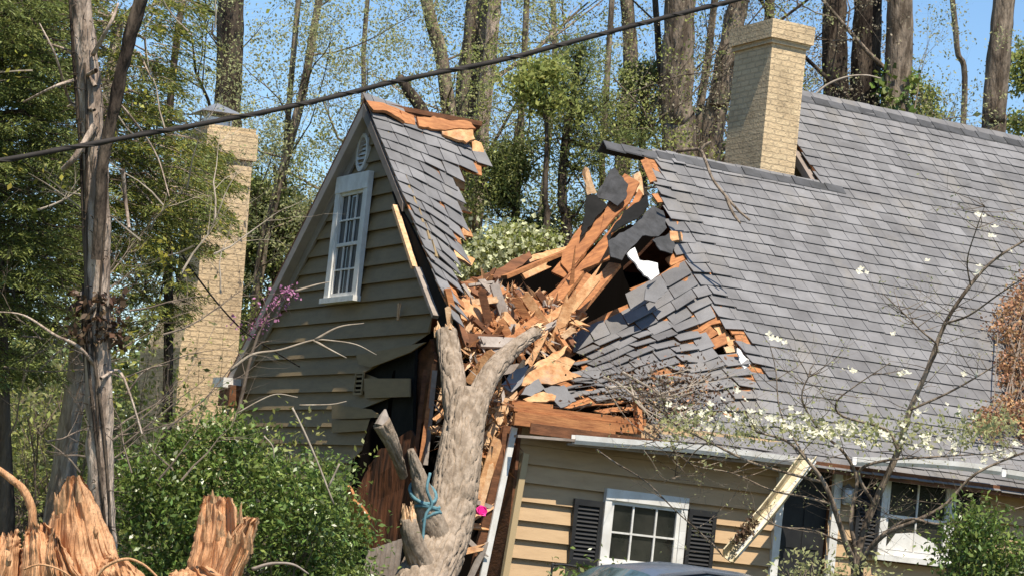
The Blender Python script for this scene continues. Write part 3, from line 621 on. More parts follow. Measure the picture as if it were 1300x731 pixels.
# door: white casing, dark door leaf
dc = MB(); dc.box((DR[0]-.09, -0.075, 0), (DR[0]+.01, -0.012, DR[3])); dc.box((DR[1]-.01, -0.075, 0), (DR[1]+.10, -0.012, G0+.15)); dc.box((DR[0]-.09, -0.075, DR[3]), (DR[1]-.01, -0.012, DR[3]+.1))
dco = dc.build('door_casing', M['white'], house)
dl = MB(); dl.box((DR[0]+.01, 0.05, 0.1), (DR[1]-.01, 0.09, DR[3])); 
for i in range(3):
    for k in range(2): dl.box((lerp(DR[0], DR[1], .12+.42*k), 0.04, .3+.75*i), (lerp(DR[0], DR[1], .46+.42*k), 0.0502, .9+.75*i))
dlo = dl.build('door', M['black'], house); hb = MB(); hb.tube([(DR[0]+.09, 0.03, 1.0), (DR[0]+.09, -0.0, 1.0), (DR[0]+.09, -.03, 1.0)], [.02, .02, .03], 10); hb.build('handle', M['metal'], dlo)
# eave: soffit, fascia, white gutter, exposed rafter plate on the crushed part
ev = MB(); xg0 = 0.10
ev.box((-0.02, -0.30, G0+0.08), (XEND, -0.02, G0+0.10)); ev.build('soffit', M['soffit'], house)
gt = MB()
def gutter_path(mb, pts, r, up=(0, 0, 1), open_=True):
    pts = [np.array(p, float) for p in pts]; prof = [(-r, r*.9), (-r, -r*.55), (-r*.6, -r), (r*.6, -r), (r, -r*.2), (r*1.1, r*.9)]
    prof2 = [(a*.86, b*.86+r*.08) for a, b in prof]; ring = []
    for i, p in enumerate(pts):
        t = (pts[min(i+1, len(pts)-1)]-pts[max(i-1, 0)]); t /= np.linalg.norm(t); s_ = np.cross(t, up); s_ /= np.linalg.norm(s_); u = np.cross(s_, t)
        ring.append([p+s_*a+u*b for a, b in prof]+[p+s_*a+u*b for a, b in prof2[::-1]])
    n = 12; vs = [v for r_ in ring for v in r_]; fs = []
    for i in range(len(pts)-1):
        for j in range(n): fs.append((i*n+j, (i+1)*n+j, (i+1)*n+(j+1) % n, i*n+(j+1) % n))
    fs.append(tuple(range(n))); fs.append(tuple(range((len(pts)-1)*n, len(pts)*n))[::-1]); mb.add(vs, fs)
gp = [aty(u, v, -0.40) for u, v in [(728,557),(790,562),(860,567),(940,576),(1012,585)]]
gutter_path(gt, smoothpath(gp, 5), 0.055); gt.build('gutter', M['white'], house)
gt = MB(); gp = [aty(u, v, -0.42) for u, v in [(1085,585),(1150,586),(1210,590),(1268,597)]]
gutter_path(gt, smoothpath(gp, 5), 0.055); gt.build('gutter', M['white'], house)
gt = MB(); gutter_path(gt, [aty(u, v, -0.40) for u, v in [(1275,600),(1350,612)]]+[np.array((XEND, -.4, G0))], 0.055); gt.build('gutter', M['white'], house)
fb = MB(); fb.box((0.03, -0.325, G0-0.02), (XEND, -0.30, G0+0.10)); fb.build('fascia_board', M['brown'], house)
fb = MB(); fb.bar(aty(655, 553, -0.36), aty(735, 559, -0.36), 0.03, 0.10, (0, -1, 0)); fb.bar(aty(720, 563, -0.345), aty(1012, 592, -0.345), 0.03, 0.05, (0, -1, 0)); fb.build('bare_fascia', M['greyw'], house)
for (u0, v0, u1, v1, y, w, t) in [(650, 517, 818, 536, -0.1, 0.09, 0.075), (652, 531, 780, 547, -0.28, 0.06, 0.14), (655, 527, 808, 545, -0.15, 0.06, 0.10), (648, 510, 700, 516, 0.0, 0.08, 0.05)]:
    e = MB(); e.bar(aty(u0, v0, y), aty(u1, v1, y), w, t, (0, 0, 1)); e.build('eave_timber', M['deck'], house)
e = MB(); e.bar(aty(808, 508, 0.0), aty(812, 548, -0.2), 0.1, 0.06, (1, 0, 0)); e.build('rafter_tail', M['deck'], house)
# corner: white corner board, dark stripped edge, tan downspout
cb = MB(); cb.bar(aty(653, 542, -0.16), aty(612, 735, -0.16), 0.075, 0.03, (0, -1, 0)); cb.bar(aty(612, 735, -.16), aty(580, 890, -.16), 0.075, 0.03, (0, -1, 0)); cb.build('corner_board', M['white'], house)
cb = MB(); cb.bar(aty(644, 540, -0.10), aty(600, 735, -0.10), 0.10, 0.05, (0, -1, 0)); cb.bar(aty(600, 735, -.1), aty(575, 880, -.1), 0.10, 0.05, (0, -1, 0)); cb.build('stripped_corner_post', M['brown'], house)
cb = MB(); cb.box((0.0, -0.10, 0), (0.035, 0.5, G0+0.05)); cb.build('corner_return', M['brown'], house)
ds = MB(); ds.bar(aty(667, 575, -0.13), aty(640, 735, -0.13), 0.075, 0.06, (0, -1, 0)); ds.bar(aty(640, 735, -.13), aty(615, 880, -.13), 0.075, 0.06, (0, -1, 0)); ds.build('downspout', M['tspout'], house)

# ---- crushed middle: sheathing flap, rafters, felt
FR = [(800, 225, 4.1), (712, 330, 3.2), (772, 320, 3.0)]
planks = [[(793,222),(812,234),(800,258),(782,276),(700,372),(700,380),(762,296),(770,262)],
          [(770,261),(790,240),(788,262),(722,346),(712,334),(714,322),(730,296),(756,264)],
          [(803,256),(811,240),(816,246),(808,262),(772,302),(733,350),(722,352),(726,346),(770,296)],
          [(772,303),(774,330),(722,352),(705,362),(735,344)],
          [(712,331),(722,346),(716,352),(700,345)]]
for k, pl in enumerate(planks):
    px_panel('sheathing_flap', pl, [(u, v, y+0.02*k) for u, v, y in FR], 0.03, M['flapwood'], bend=.008, rag=.4)
for (u0, v0, y0, u1, v1, y1, w, t) in [(781, 336, 2.6, 712, 420, 2.1, 0.05, 0.17), (735, 346, 2.9, 700, 392, 2.5, 0.05, 0.15), (702, 385, 2.3, 742, 404, 2.2, 0.05, 0.14), (818, 204, 4.3, 830, 232, 4.0, 0.05, .10), (640, 352, 3.6, 722, 318, 4.2, 0.05, .10), (690, 384, 3, 760, 330, 3.4, .05, .1)]:
    e = MB(); pbar(e, u0, v0, y0, u1, v1, y1, w, t, (0.8, -0.5, 0.3)); e.build('broken_rafter', M['deck'], house)
for nm, poly, ref, m in [
    ('felt_flap', [(757,248),(768,228),(780,213),(786,222),(797,233),(794,252),(784,262),(770,254),(756,252)], [(757,248,3.9),(786,222,3.9),(784,262,3.5)], 'feltg'),
    ('felt_flap', [(770,300),(790,272),(806,258),(822,248),(824,262),(800,282),(776,296),(772,306)], [(770,300,2.7),(822,248,3.6),(790,290,2.8)], 'felt'),
    ('felt_flap', [(772,306),(800,290),(828,262),(842,268),(846,290),(836,300),(815,300),(798,318),(790,330),(776,326)], [(772,306,2.5),(842,268,3.4),(785,330,2.3)], 'feltg'),
    ('felt_flap', [(828,305),(850,296),(858,312),(854,322),(838,318)], [(828,305,2.9),(858,300,3.1),(850,322,2.8)], 'feltg'),
    ('metal_flashing', [(797,321),(806,314),(812,330),(835,334),(837,348),(826,356),(815,345)], [(797,321,2.3),(837,334,2.4),(826,356,2.1)], 'white'),
    ('roof_shard', [(822,362),(842,354),(848,368),(832,384),(818,380)], [(822,362,2.2),(842,354,2.3),(832,384,2.05)], 'shingle'),
    ('roof_shard', [(936,441),(952,456),(965,485),(952,480),(942,462)], [(936,441,1.2),(952,456,1.15),(952,480,0.95)], 'white'),
    ('roof_shard', [(636,488),(655,468),(672,462),(664,484),(650,497)], [(636,488,0.3),(672,462,0.5),(650,497,0.25)], 'shingle'),
    ('roof_shard', [(668,490),(684,480),(692,492),(676,502),(662,500)], [(668,490,0.25),(684,480,0.35),(676,502,0.2)], 'shingle'),
    ('roof_shard', [(690,492),(716,488),(732,508),(712,517)], [(690,492,0.3),(716,488,0.35),(712,517,0.1)], 'shingle'),
    ('roof_shard', [(744,466),(765,470),(760,480),(738,478)], [(744,466,0.6),(765,470,0.65),(738,478,0.5)], 'shingle'),
    ('split_deck_sheet', [(652,490),(672,472),(694,462),(718,452),(730,458),(722,470),(738,478),(700,488),(678,486)], [(652,490,0.35),(718,452,0.7),(700,488,0.4)], 'wood'),
    ('split_deck_sheet', [(655,478),(700,448),(722,438),(712,452),(668,480)], [(655,478,0.6),(722,438,0.9),(668,480,0.55)], 'wood'),
    ('split_deck_sheet', [(664,506),(690,496),(706,502),(704,508),(672,510)], [(664,506,0.15),(690,496,0.2),(672,510,0.1)], 'wood'),
    ('split_deck_sheet', [(900,404),(912,402),(926,424),(938,432),(926,440),(912,424)], [(900,404,1.9),(926,424,1.7),(912,440,1.6)], 'wood'),
    ('split_deck_sheet', [(918,440),(936,436),(936,446),(922,448)], [(918,440,1.5),(936,436,1.55),(922,448,1.45)], 'pale'),
    ('back_edge_board', [(584,358),(610,350),(640,338),(650,330),(672,318),(676,324),(652,345),(620,360),(592,372)], [(584,358,4.6),(676,320,5.2),(620,360,4.5)], 'brown'),
    ('back_edge_board', [(668,326),(720,312),(722,318),(680,330),(668,334)], [(668,326,5.3),(722,312,5.5),(680,332,5.2)], 'wood')]:
    px_panel(nm, poly, ref, 0.02, M[m], bend=.012 if m in ('white', 'shingle', 'wood', 'pale') else None)
px_panel('felt_flap', [(745,246),(757,248),(771,262),(756,276),(738,300),(742,274)], [(745,246,3.9),(771,262,3.7),(738,300,3.3)], .01, M['felt'])
px_panel('attic_shade_panel', [(575,440),(582,375),(600,352),(650,340),(690,318),(745,318),(770,300),(800,285),(870,300),(905,420),(820,480),(700,520),(600,520)], [(600,360,6.2),(800,300,6.2),(700,450,6.2)], 0.05, M['dark'])  # black panel put in place of the unlit attic behind the hole
px_panel('ridge_splinter', [(740,212),(745,214),(752,240),(756,246),(744,248)], [(740,212,3.9),(752,240,3.9),(744,248,3.9)], 0.03, M['pale'])
px_panel('ridge_sliver', [(775,192),(800,188),(826,196),(826,201),(800,196)], [(775,192,YR-.05),(826,196,YR-.05),(800,198,YR-.05)], 0.03, M['cap'])
px_panel('broken_rafter', [(818,200),(826,203),(838,226),(836,236),(828,224)], [(818,200,4.4),(838,226,4.3),(828,234,4.3)], 0.05, M['deck'])
px_panel('broken_rafter', [(806,222),(812,218),(820,238),(826,246),(812,248),(806,236)], [(806,222,4.2),(826,240,4.2),(812,248,4.1)], 0.05, M['pale'])
px_panel('broken_rafter', [(850,294),(864,296),(866,306),(852,306)], [(850,294,3.1),(864,296,3.1),(852,306,3.0)], 0.05, M['wood'])
# broken ridge board left on the gable piece
for pl in [[(463,124),(468,123),(512,139),(530,147),(526,151)], ]:
    px_panel('ridge_board', pl, [(463,124,YR-.02),(530,147,YR-.02),(500,145,YR-.05)], 0.03, M['brown'])
for k, pl in enumerate([[(466,126),(480,130),(508,139),(513,156),(505,151),(496,146),(484,142),(474,140),(469,134)], [(508,140),(526,146),(528,158),(512,156)], [(530,147),(560,150),(598,156),(604,164),(560,164),(532,160)], [(560,160),(600,164),(602,178),(592,182),(562,170)], [(597,178),(610,182),(615,196),(610,206),(600,196)], [(573,222),(586,214),(592,226),(590,240),(580,236)], [(576,250),(592,256),(588,262),(600,270),(582,268)], [(580,280),(598,292),(602,300),(588,298)], [(578,316),(602,330),(598,338),(580,326)]]):
    px_panel('ridge_sheathing', pl, [(pl[0][0], pl[0][1], 4.4-.02*k), (pl[1][0], pl[1][1], 4.42-.02*k), (pl[-1][0], pl[-1][1], 4.3-.02*k)], 0.04, M['deck' if k < 3 else 'wood'])

# ---- ridge chimney (part of the house)
def chimney(x0, x1, y0, y1, z0, z1, capo, parent, band=None):
    mb = MB(); mb.box((x0, y0, z0), (x1, y1, z1-.34))
    e = capo; mb.box((x0-e*.5, y0-e*.5, z1-.34), (x1+e*.5, y1+e*.5, z1-.27)); mb.box((x0-e, y0-e, z1-.27), (x1+e, y1+e, z1))
    return mb.build('chimney' if parent is not None else 'shaft', M['brick'], parent)
c0 = onp(965, 215, (0, 1, 0), 4.95); c1 = onp(1001, 222, (0, 1, 0), 4.95); cl = onp(919, 210, (1, 0, 0), float(c0[0])); ct = onp(985, 24, (0, 1, 0), 4.95)
ch = chimney(float(c0[0]), float(c0[0])+0.58, 4.95, float(cl[1]), G0+2.5, float(ct[2])-0.02, 0.075, house)
fl = MB(); fl.box((float(c0[0])-.0, 4.55, roofz(4.55)+.02), (float(c0[0])+.01, 4.56, roofz(4.55)+.03))
cs = MB(); cs.prism([(X1-.25, YR2-.45, roofz(YR2-.45)+.02), (X1+.02, YR2-.4, roofz(YR2-.4)+.06), (X1+.05, YR2-.75, roofz(YR2-.75)+.08), (X1-.2, YR2-.8, roofz(YR2-.75)+.0)], (0, 0, .05)); 

# ------------------------------------------------------------------ splintered boards piled in the hole
pal = ['wood', 'wood', 'pale', 'deck', 'deck', 'brown', 'greyw']
def jagplank(P, Q, w, t, m, name, nrm):
    P = np.array(P); Q = np.array(Q); d = Q-P; L = np.linalg.norm(d); d /= L; nrm = np.array(nrm, float); s_ = np.cross(d, nrm); s_ /= np.linalg.norm(s_); nn = np.cross(s_, d)
    poly = []; k = 3
    for i in range(k+1): poly.append(P+s_*w*(i/k-.5)-d*rand(0, .22)*w*2)
    for i in range(k+1): poly.append(Q+s_*w*(.5-i/k)+d*rand(0, .9)*w*2)
    mb = MB(); mb.prism(poly, nn*t); return mb
def splinter_thing(u, v, y, ang, L, w, m, tilt=0.0, label=None, group='splintered boards piled in the hole in the roof'):
    c = aty(u, v, y); e1 = np.array((math.cos(ang), 0, math.sin(ang))); e1 = e1+np.array((0, tilt, 0)); e1 /= np.linalg.norm(e1)
    nr = np.array((rand(-.6, .3), -1, rand(-.1, .9))); mb = jagplank(c-e1*L/2, c+e1*L/2, w, rand(.02, .05), m, '', nr)
    o = mb.build('splintered_board', M[m]); tag(o, label or 'splintered pale board in the heap filling the broken roof above the fork', 'board', group); return o
pile = [(590,380),(612,356),(640,372),(664,372),(700,385),(722,398),(735,408),(715,428),(690,440),(672,452),(640,440),(620,470),(600,470),(590,430),(575,425)]
cnt = 0
while cnt < 210:
    u, v = rand(572, 738), rand(352, 475)
    if not inpoly((u, v), pile): continue
    dn = (v-355)/115
    L = rand(0.10, 0.40)*rand(.6, 1.2); a = random.gauss(-0.75 if random.random() < .6 else 1.0, 0.5)
    splinter_thing(u, v, lerp(3.0, 1.0, dn)+rand(-.35, .35), a, L, rand(.025, .10), random.choice(pal), rand(-.5, .5)); cnt += 1
for (u, v, y, a, L, w, m, t) in [(636,390,1.9,-1.1,.55,.13,'greyw',0),(680,396,1.7,-.75,.5,.12,'wood',.1),(668,402,1.65,-.8,.55,.10,'deck',.1),(655,420,1.5,-.7,.5,.12,'wood',0),(646,428,1.4,-.9,.45,.10,'deck',0),(604,402,1.8,-.3,.30,.30,'wood',0),(618,398,1.7,-1.2,.55,.10,'brown',0),(600,384,1.9,.25,.45,.08,'pale',0),(626,436,1.1,.1,.30,.16,'greyw',0),(712,412,1.6,1.3,.5,.14,'wood',0),(604,432,1.2,.1,.25,.16,'brown',0),(574,400,1.3,-1.2,.6,.08,'deck',0),(572,418,1.2,-1.3,.5,.07,'pale',0),(694,408,1.8,.7,.6,.1,'wood',0),(735,380,2.0,.95,.7,.12,'wood',0),(655,560,.2,1.25,.0001,.01,'wood',0)]:
    if L > .01: splinter_thing(u, v, y, a, L, w, m, t)
for (u0, v0, y0, u1, v1, y1, w, m) in [(600, 372, 2.2, 652, 404, 1.9, .05, 'brown'), (612, 360, 2.6, 640, 392, 2.2, .06, 'greyw'), (655, 372, 2.4, 692, 424, 1.6, .05, 'brown'), (676, 382, 2.2, 716, 440, 1.4, .045, 'deck'), (590, 398, 1.9, 636, 372, 2.3, .05, 'deck'), (700, 392, 2.1, 724, 436, 1.5, .05, 'brown'), (625, 446, 1.1, 676, 408, 1.6, .05, 'deck'), (566, 372, 1.6, 590, 432, 1.1, .05, 'brown'), (745, 352, 2.5, 706, 412, 1.9, .06, 'deck'), (664, 352, 3.0, 690, 340, 3.1, .05, 'wood')]:
    P_, Q_ = aty(u0, v0, y0), aty(u1, v1, y1); mb = jagplank(P_, Q_, w*1.6, .045, m, '', (rand(-.4, .2), -1, rand(.2, .6))); o = mb.build('broken_joist', M[m]); tag(o, 'long broken joist lying across the splinter heap in the roof hole', 'board', 'broken joists across the splinter heap')
# splinters along the right side of the trunk
for (u, v, y, a, L, w, m) in [(640,500,.6,1.0,.5,.14,'pale'),(628,540,.1,1.1,.55,.13,'pale'),(622,575,.1,.05,.26,.15,'deck'),(618,600,-.1,1.35,.55,.13,'wood'),(616,620,-.1,1.4,.4,.08,'pale'),(640,470,.7,.3,.3,.1,'greyw'),(606,655,-.1,.6,.35,.05,'pale'),(600,668,-.1,.0,.3,.08,'wood'),(598,690,-.2,-.6,.3,.06,'greyw'),(612,640,-.1,-.2,.3,.05,'greyw'),(590,700,-.2,.3,.3,.07,'wood'),(604,715,-.2,1.2,.35,.06,'greyw'),(578,520,.9,.5,.3,.1,'pale'),(563,545,1.0,.2,.3,.09,'pale'),(572,560,.9,-.3,.25,.08,'pale'),(565,520,1.0,.9,.35,.06,'wood'),(560,500,1.3,1.4,.4,.04,'pale')]:
    splinter_thing(u, v, y, a, L, w, m, label='splintered board wedged beside the fallen trunk between gable and corner board', group='splinters wedged beside the fallen trunk')
# countless chips
P = []; D = []
while len(P) < 2600:
    u, v = rand(560, 745), rand(350, 600)
    if inpoly((u, v), pile) or (inpoly((u, v), [(610,470),(650,495),(655,540),(630,731),(590,731),(600,600)]) and random.random() < .8) or (inpoly((u, v), [(555,490),(585,500),(575,580),(560,590),(550,540)]) and random.random() < .8):
        yy = lerp(3.0, 0.1, min(1, (v-355)/170))+rand(-.4, .3) if v < 480 else rand(-.1, .9)
        P.append(aty(u, v, yy))
chips = leafmesh('wood_chip_debris', np.array(P), 0.17, [M['wood'], M['deck'], M['pale'], M['greyw'], M['brown']], aspect=0.17, size_j=.7, fold=.05)
tag(chips, 'loose wood chips and torn fibre strewn through the broken roof', 'wood chips', kind='stuff')

# ------------------------------------------------------------------ fallen tree
tr = thing('fallen_tree', 'huge pale fallen trunk forked into the smashed roof and gable corner', 'tree', aty(500, 880, -3.2))
FP = lambda L: [aty(*p) for p in L]
trunk = MB(); 
main = smoothpath(FP([(478,880,-3.0),(518,790,-2.4),(545,725,-1.9),(565,668,-1.5),(581,590,-1.2),(590,530,-.9),(594,500,-.75)]), 9)
barktube(trunk, main, np.interp(np.arange(len(main)), [0, 18, 27, 36, 45, 54], [.37, .29, .262, .236, .212, .16]), 160, .018, seed=3)
lf = smoothpath(FP([(588,570,-.95),(580,518,-.6),(575,476,-.3),(570,444,.0),(566,422,.15)]), 7); barktube(trunk, lf, np.linspace(.15, .12, len(lf)), 90, .014, seed=8)
rg = smoothpath(FP([(590,572,-1.05),(602,520,-.9),(622,476,-.5),(650,444,.0),(682,420,.4)]), 7); barktube(trunk, rg, np.linspace(.165, .070, len(rg)), 90, .014, seed=12)
sb = smoothpath(FP([(528,640,-1.5),(516,620,-1.7),(505,590,-1.8),(494,560,-1.9),(482,536,-2.0)]), 5)
trunk.build('trunk', M['fallbark'], tr, smooth=True)
stb = MB(); b1 = smoothpath(FP([(562,700,-1.7),(546,660,-1.78),(537,625,-1.82),(529,595,-1.86),(521,570,-1.9)]), 6); barktube(stb, b1, np.linspace(.18, .03, len(b1)), 64, .012, seed=5)
b2 = smoothpath(FP([(512,604,-1.6),(505,582,-1.75),(497,560,-1.85),(484,536,-1.9)]), 6); barktube(stb, b2, np.linspace(.04, .095, len(b2)), 64, .012, seed=6)
b3 = smoothpath(FP([(540,725,-2.1),(529,700,-2.15),(521,676,-2.2),(519,658,-2.2)]), 5); barktube(stb, b3, np.linspace(.14, .08, len(b3)), 64, .012, seed=9)
stb.build('broken_limb', M['fallbark'], tr, smooth=True)
be = MB()
for end, prev, rr_ in ((lf[-1], lf[-4], .13), (rg[-1], rg[-4], .075), (b3[-1], b3[-4], .07)):
    ax_ = np.array(end)-np.array(prev); ax_ /= np.linalg.norm(ax_); e1_ = np.cross(ax_, (0, 1, .2)); e1_ /= np.linalg.norm(e1_); e2_ = np.cross(ax_, e1_)
    for k in range(26):
        q0 = rr_*math.sqrt(random.random()); a_ = rand(0, 6.28); p_ = end-ax_*.05+e1_*q0*math.cos(a_)+e2_*q0*math.sin(a_); L_ = rand(.06, .24)
        be.tube([p_, p_+ax_*L_*.6+e1_*rand(-.02, .02), p_+ax_*L_+e2_*rand(-.03, .03)], [rand(.02, .035), rand(.012, .02), .003], 4)
be.build('torn_wood', M['pale'], tr)
tp = MB(); tp.tube(FP([(484,540,-1.9),(488,528,-1.9),(489,519,-1.9)]), [.07, .05, .01], 8); tp.build('torn_limb_tip', M['greyw'], tr)
rp = MB()
for k in range(4):
    c = b1[6+k*2]; t = b1[8+k*2]-b1[6+k*2]; t /= np.linalg.norm(t); a = np.cross(t, (0, 1, 0)); a /= np.linalg.norm(a); b = np.cross(t, a); r = .125
    rp.tube([c+r*(math.cos(q_)*a+math.sin(q_)*b)+t*.1*math.sin(q_+k) for q_ in np.linspace(0, 2*math.pi, 22)], .02, 6)
rp.tube(smoothpath(FP([(546,600,-2.05),(542,620,-2.1),(548,640,-2.1),(540,655,-2.1),(536,690,-2.1)]), 5), .016, 6)
tag(rp.build('rope', M['rope'], smooth=True), 'teal rope looped round the short broken limb of the fallen trunk', 'rope')
pk = MB(); cc = aty(612, 648, -.25)
for i in range(9): 
    a_ = rand(0, 6.28); r_ = rand(.03, .07); pk.prism([cc+np.array((r_*math.cos(a_+q_)*1.1, rand(-.03, .03), r_*math.sin(a_+q_))) for q_ in (0, 1.3, 2.6, 3.9, 5.2)], (0, .03, 0))
tag(pk.build('plastic_scrap', M['hotpink']), 'crumpled hot pink scrap beside the fallen trunk', 'plastic scrap')
ms = MB(); a0 = aty(466, 698, -.3); a1 = aty(512, 682, -.3); n = 14; vs = []
for i in range(n+1):
    p = lerp(a0, a1, i/n); off = np.array((0, -.03 if i % 2 else 0, 0)); vs += [p+off, np.array((p[0]-.02, p[1], .3))+off]
ms.add(vs+[v+np.array((0, .008, 0)) for v in vs], [(2*i, 2*i+1, 2*i+3, 2*i+2) for i in range(n)]+[(2*i+2+2*n+2-0, 2*i+3+2*n+2, 2*i+1+2*n+2, 2*i+2*n+2) for i in range(n)])
tag(ms.build('corrugated_sheet', M['greyw']), 'pale grey corrugated sheet standing between shrub and fallen trunk', 'metal sheet')

# ------------------------------------------------------------------ splintered stump, orange heartwood
def splinter_slab(name, Lc, Rc, depth, th, seed, jag=5, groove=1.0, parent=None):
    """a torn plate of heartwood between two traced edges (given from below the frame up to the torn top), solid, with fibre grooves"""
    Lc = np.array(smoothpath([np.array(p, float) for p in Lc], 8)); Rc = np.array(smoothpath([np.array(p, float) for p in Rc], 8)); nt = 70; ns = 46; N_ = lambda a, b, c: mnoise.noise(Vector((a, b, c))); V = []; mb = MB()
    def cur(C, t): k = np.linspace(0, 1, len(C)); return np.array((np.interp(t, k, C[:, 0]), np.interp(t, k, C[:, 1])))
    for side in (0, 1):
        for i in range(ns+1):
            s_ = i/ns; jg = N_(s_*5+seed, 0, 3)*jag*1.3+N_(s_*17+seed, 0, 9)*jag*.8
            for j in range(nt+1):
                t = j/nt; a = cur(Lc, t); b = cur(Rc, t); p = lerp(a, b, s_); w = b-a; p = p+np.array((0, -jg*sst(.75, 1, t)))
                p[0] += N_(s_*3, t*9, seed)*2.2+(N_(i*.0, t*26, seed+4*(s_ > .5))*2.2 if i in (0, 1, ns-1, ns) else 0)
                bul = math.sqrt(max(0, 1-(2*s_-1)**2)); g_ = groove*(N_(s_*3.2+seed, t*.8, 2)*.16+N_(s_*8+seed, t*1.3, 5)*.06+N_(s_*24+seed, t*2.2, 8)*.022+N_(s_*6, t*9, 12+seed)*.02)
                V.append(at(p[0], p[1], depth+(-1 if side == 0 else 1)*th*(.12+.88*bul)*(1-.72*sst(.35, 1, t))+g_*(1 if side == 0 else .5)))
    n1 = nt+1; off = (ns+1)*n1; F = []
    for i in range(ns):
        for j in range(nt):
            a = i*n1+j; F.append((a, a+n1, a+n1+1, a+1)); F.append((off+a, off+a+1, off+a+n1+1, off+a+n1))
        F.append((i*n1+nt, (i+1)*n1+nt, off+(i+1)*n1+nt, off+i*n1+nt)); F.append((i*n1, off+i*n1, off+(i+1)*n1, (i+1)*n1))
    for j in range(nt): F.append((j, j+1, off+j+1, off+j)); e_ = ns*n1; F.append((e_+j, off+e_+j, off+e_+j+1, e_+j+1))
    mb.add(V, F); return mb.build(name, M['stump'], parent)
stp = thing('splintered_stump', 'bright orange splintered tree stump in front of the bare trunk and shrub', 'stump', at(150, 900, 17))
SS = lambda nm, L_, R_, d_, t_, sd_, jg=5, gr=1.0: splinter_slab(nm, L_, R_, d_, t_, sd_, jg, gr, stp)
SS('torn_heartwood', [(60,900),(66,760),(60,700),(64,660),(76,626),(86,604)], [(190,900),(180,760),(152,706),(136,666),(118,628),(102,604)], 17.0, .30, 1.3, 3, 1.2)
SS('torn_heartwood', [(-70,900),(-60,760),(-40,715),(-30,700),(-20,690)], [(40,900),(34,760),(28,710),(26,686),(22,672)], 16.9, .25, 2.7, 8)
SS('torn_heartwood', [(18,900),(20,760),(26,712),(30,685),(34,668)], [(92,900),(86,760),(76,700),(68,676),(58,664)], 16.8, .28, 3.9, 7)
SS('torn_heartwood', [(50,900),(58,760),(56,712),(60,690),(66,668)], [(120,900),(112,760),(96,720),(86,700),(78,690)], 16.7, .2, 9.1, 7)
SS('torn_heartwood', [(110,900),(130,760),(124,726),(130,712),(138,704)], [(250,900),(226,770),(196,740),(180,726),(164,712)], 16.75, .22, 5.2, 5)
SS('low_splinter', [(190,900),(200,770),(208,745),(214,730),(222,724)], [(330,900),(318,770),(300,745),(280,728),(262,716)], 16.9, .25, 6.6, 5)
SS('upright_splinter', [(216,900),(226,780),(236,722),(246,686),(254,645),(259,627)], [(310,900),(304,780),(302,722),(303,686),(301,650),(295,632)], 17.3, .13, 4.1, 3)
SS('leaning_splinter', [(240,900),(256,790),(268,735),(286,692),(303,662),(312,655)], [(310,900),(304,790),(306,738),(318,702),(326,672),(329,657)], 17.1, .10, 8.4, 2)
spk = MB()
for i in range(60):
    sil = [(-60,690),(0,684),(30,668),(50,668),(62,652),(74,622),(84,604),(96,600),(112,616),(124,640),(134,664),(143,690),(160,708),(186,724)] if i < 45 else [(240,700),(254,640),(259,626),(272,622),(284,628),(296,630),(329,653)]
    u = rand(sil[0][0], sil[-1][0]); v = float(np.interp(u, [q_[0] for q_ in sil], [q_[1] for q_ in sil])); v += rand(0, 50) ; d_ = 16.62+rand(-.1, .5)
    L = rand(6, 18); du = rand(-4, 4)
    spk.tube([at(u, v+L*1.5, d_), at(u+du*.4+rand(-1, 1), v+L*.5, d_-.02), at(u+du, v-rand(0, 8), d_-.03)], [rand(.012, .03), rand(.008, .02), .002], 4)
spk.build('fibre_spikes', M['stump'], stp)
def rootpath(pts, d, r0, r1, name, lab, m='stump'):
    mb = MB(); sp = smoothpath([at(u, v, d) for u, v in pts], 6); mb.tube(sp, np.linspace(r0, r1, len(sp)), 9, rough=.12, seed=rand(0, 9)); return mb.build(name, M[m], stp, smooth=True)
rootpath([(-10,590),(12,606),(30,622),(40,645),(42,668),(48,720)], 17.2, .022, .036, 'torn_root', '')
rootpath([(120,735),(135,718),(160,709),(180,715),(196,728),(210,745)], 16.4, .012, .006, 'torn_root', '')
rootpath([(30,722),(50,716),(75,722),(95,735)], 16.3, .008, .005, 'torn_root', '')
rootpath([(320,722),(345,715),(372,716),(392,728)], 17.4, .014, .005, 'torn_root', '', 'greyw')

# ------------------------------------------------------------------ trees
def limbs(mb, p, d, L, r, lvl, tips, rnd, up=.15, spread=.7, nseg=5, mi=0, maxl=3, droop=0.0):
    pts = [np.array(p, float)]; dd = np.array(d, float); dd /= np.linalg.norm(dd)
    for i in range(nseg):
        dd = dd+np.array((rnd.gauss(0, .16), rnd.gauss(0, .16), rnd.gauss(0, .12)+up*.25-droop*.2)); dd /= np.linalg.norm(dd); pts.append(pts[-1]+dd*L/nseg)
    mb.tube(pts, np.linspace(r, r*(.35 if lvl == 0 else .12), nseg+1), 7 if lvl == 0 else (5 if lvl == 1 else 3), cap=False)
    if lvl >= maxl: tips.extend(pts[1:]); return
    if lvl >= maxl-1: tips.extend(pts[3:])
    nchild = {0: 6, 1: 5, 2: 4}.get(lvl, 3)
    for k in range(nchild):
        t = rnd.uniform(.25, 1.0); i = min(nseg-1, int(t*nseg)); q_ = pts[i]+(pts[i+1]-pts[i])*(t*nseg-i); dr = (pts[i+1]-pts[i]); dr /= np.linalg.norm(dr)
        s_ = np.array((rnd.gauss(0, 1), rnd.gauss(0, 1), rnd.gauss(0, .8))); nd = dr*(1-spread*.5)+s_/np.linalg.norm(s_)*spread
        limbs(mb, q_, nd, L*rnd.uniform(.42, .68), r*.42*(1-t*.35), lvl+1, tips, rnd, up, spread, max(3, nseg-1), mi, maxl, droop)
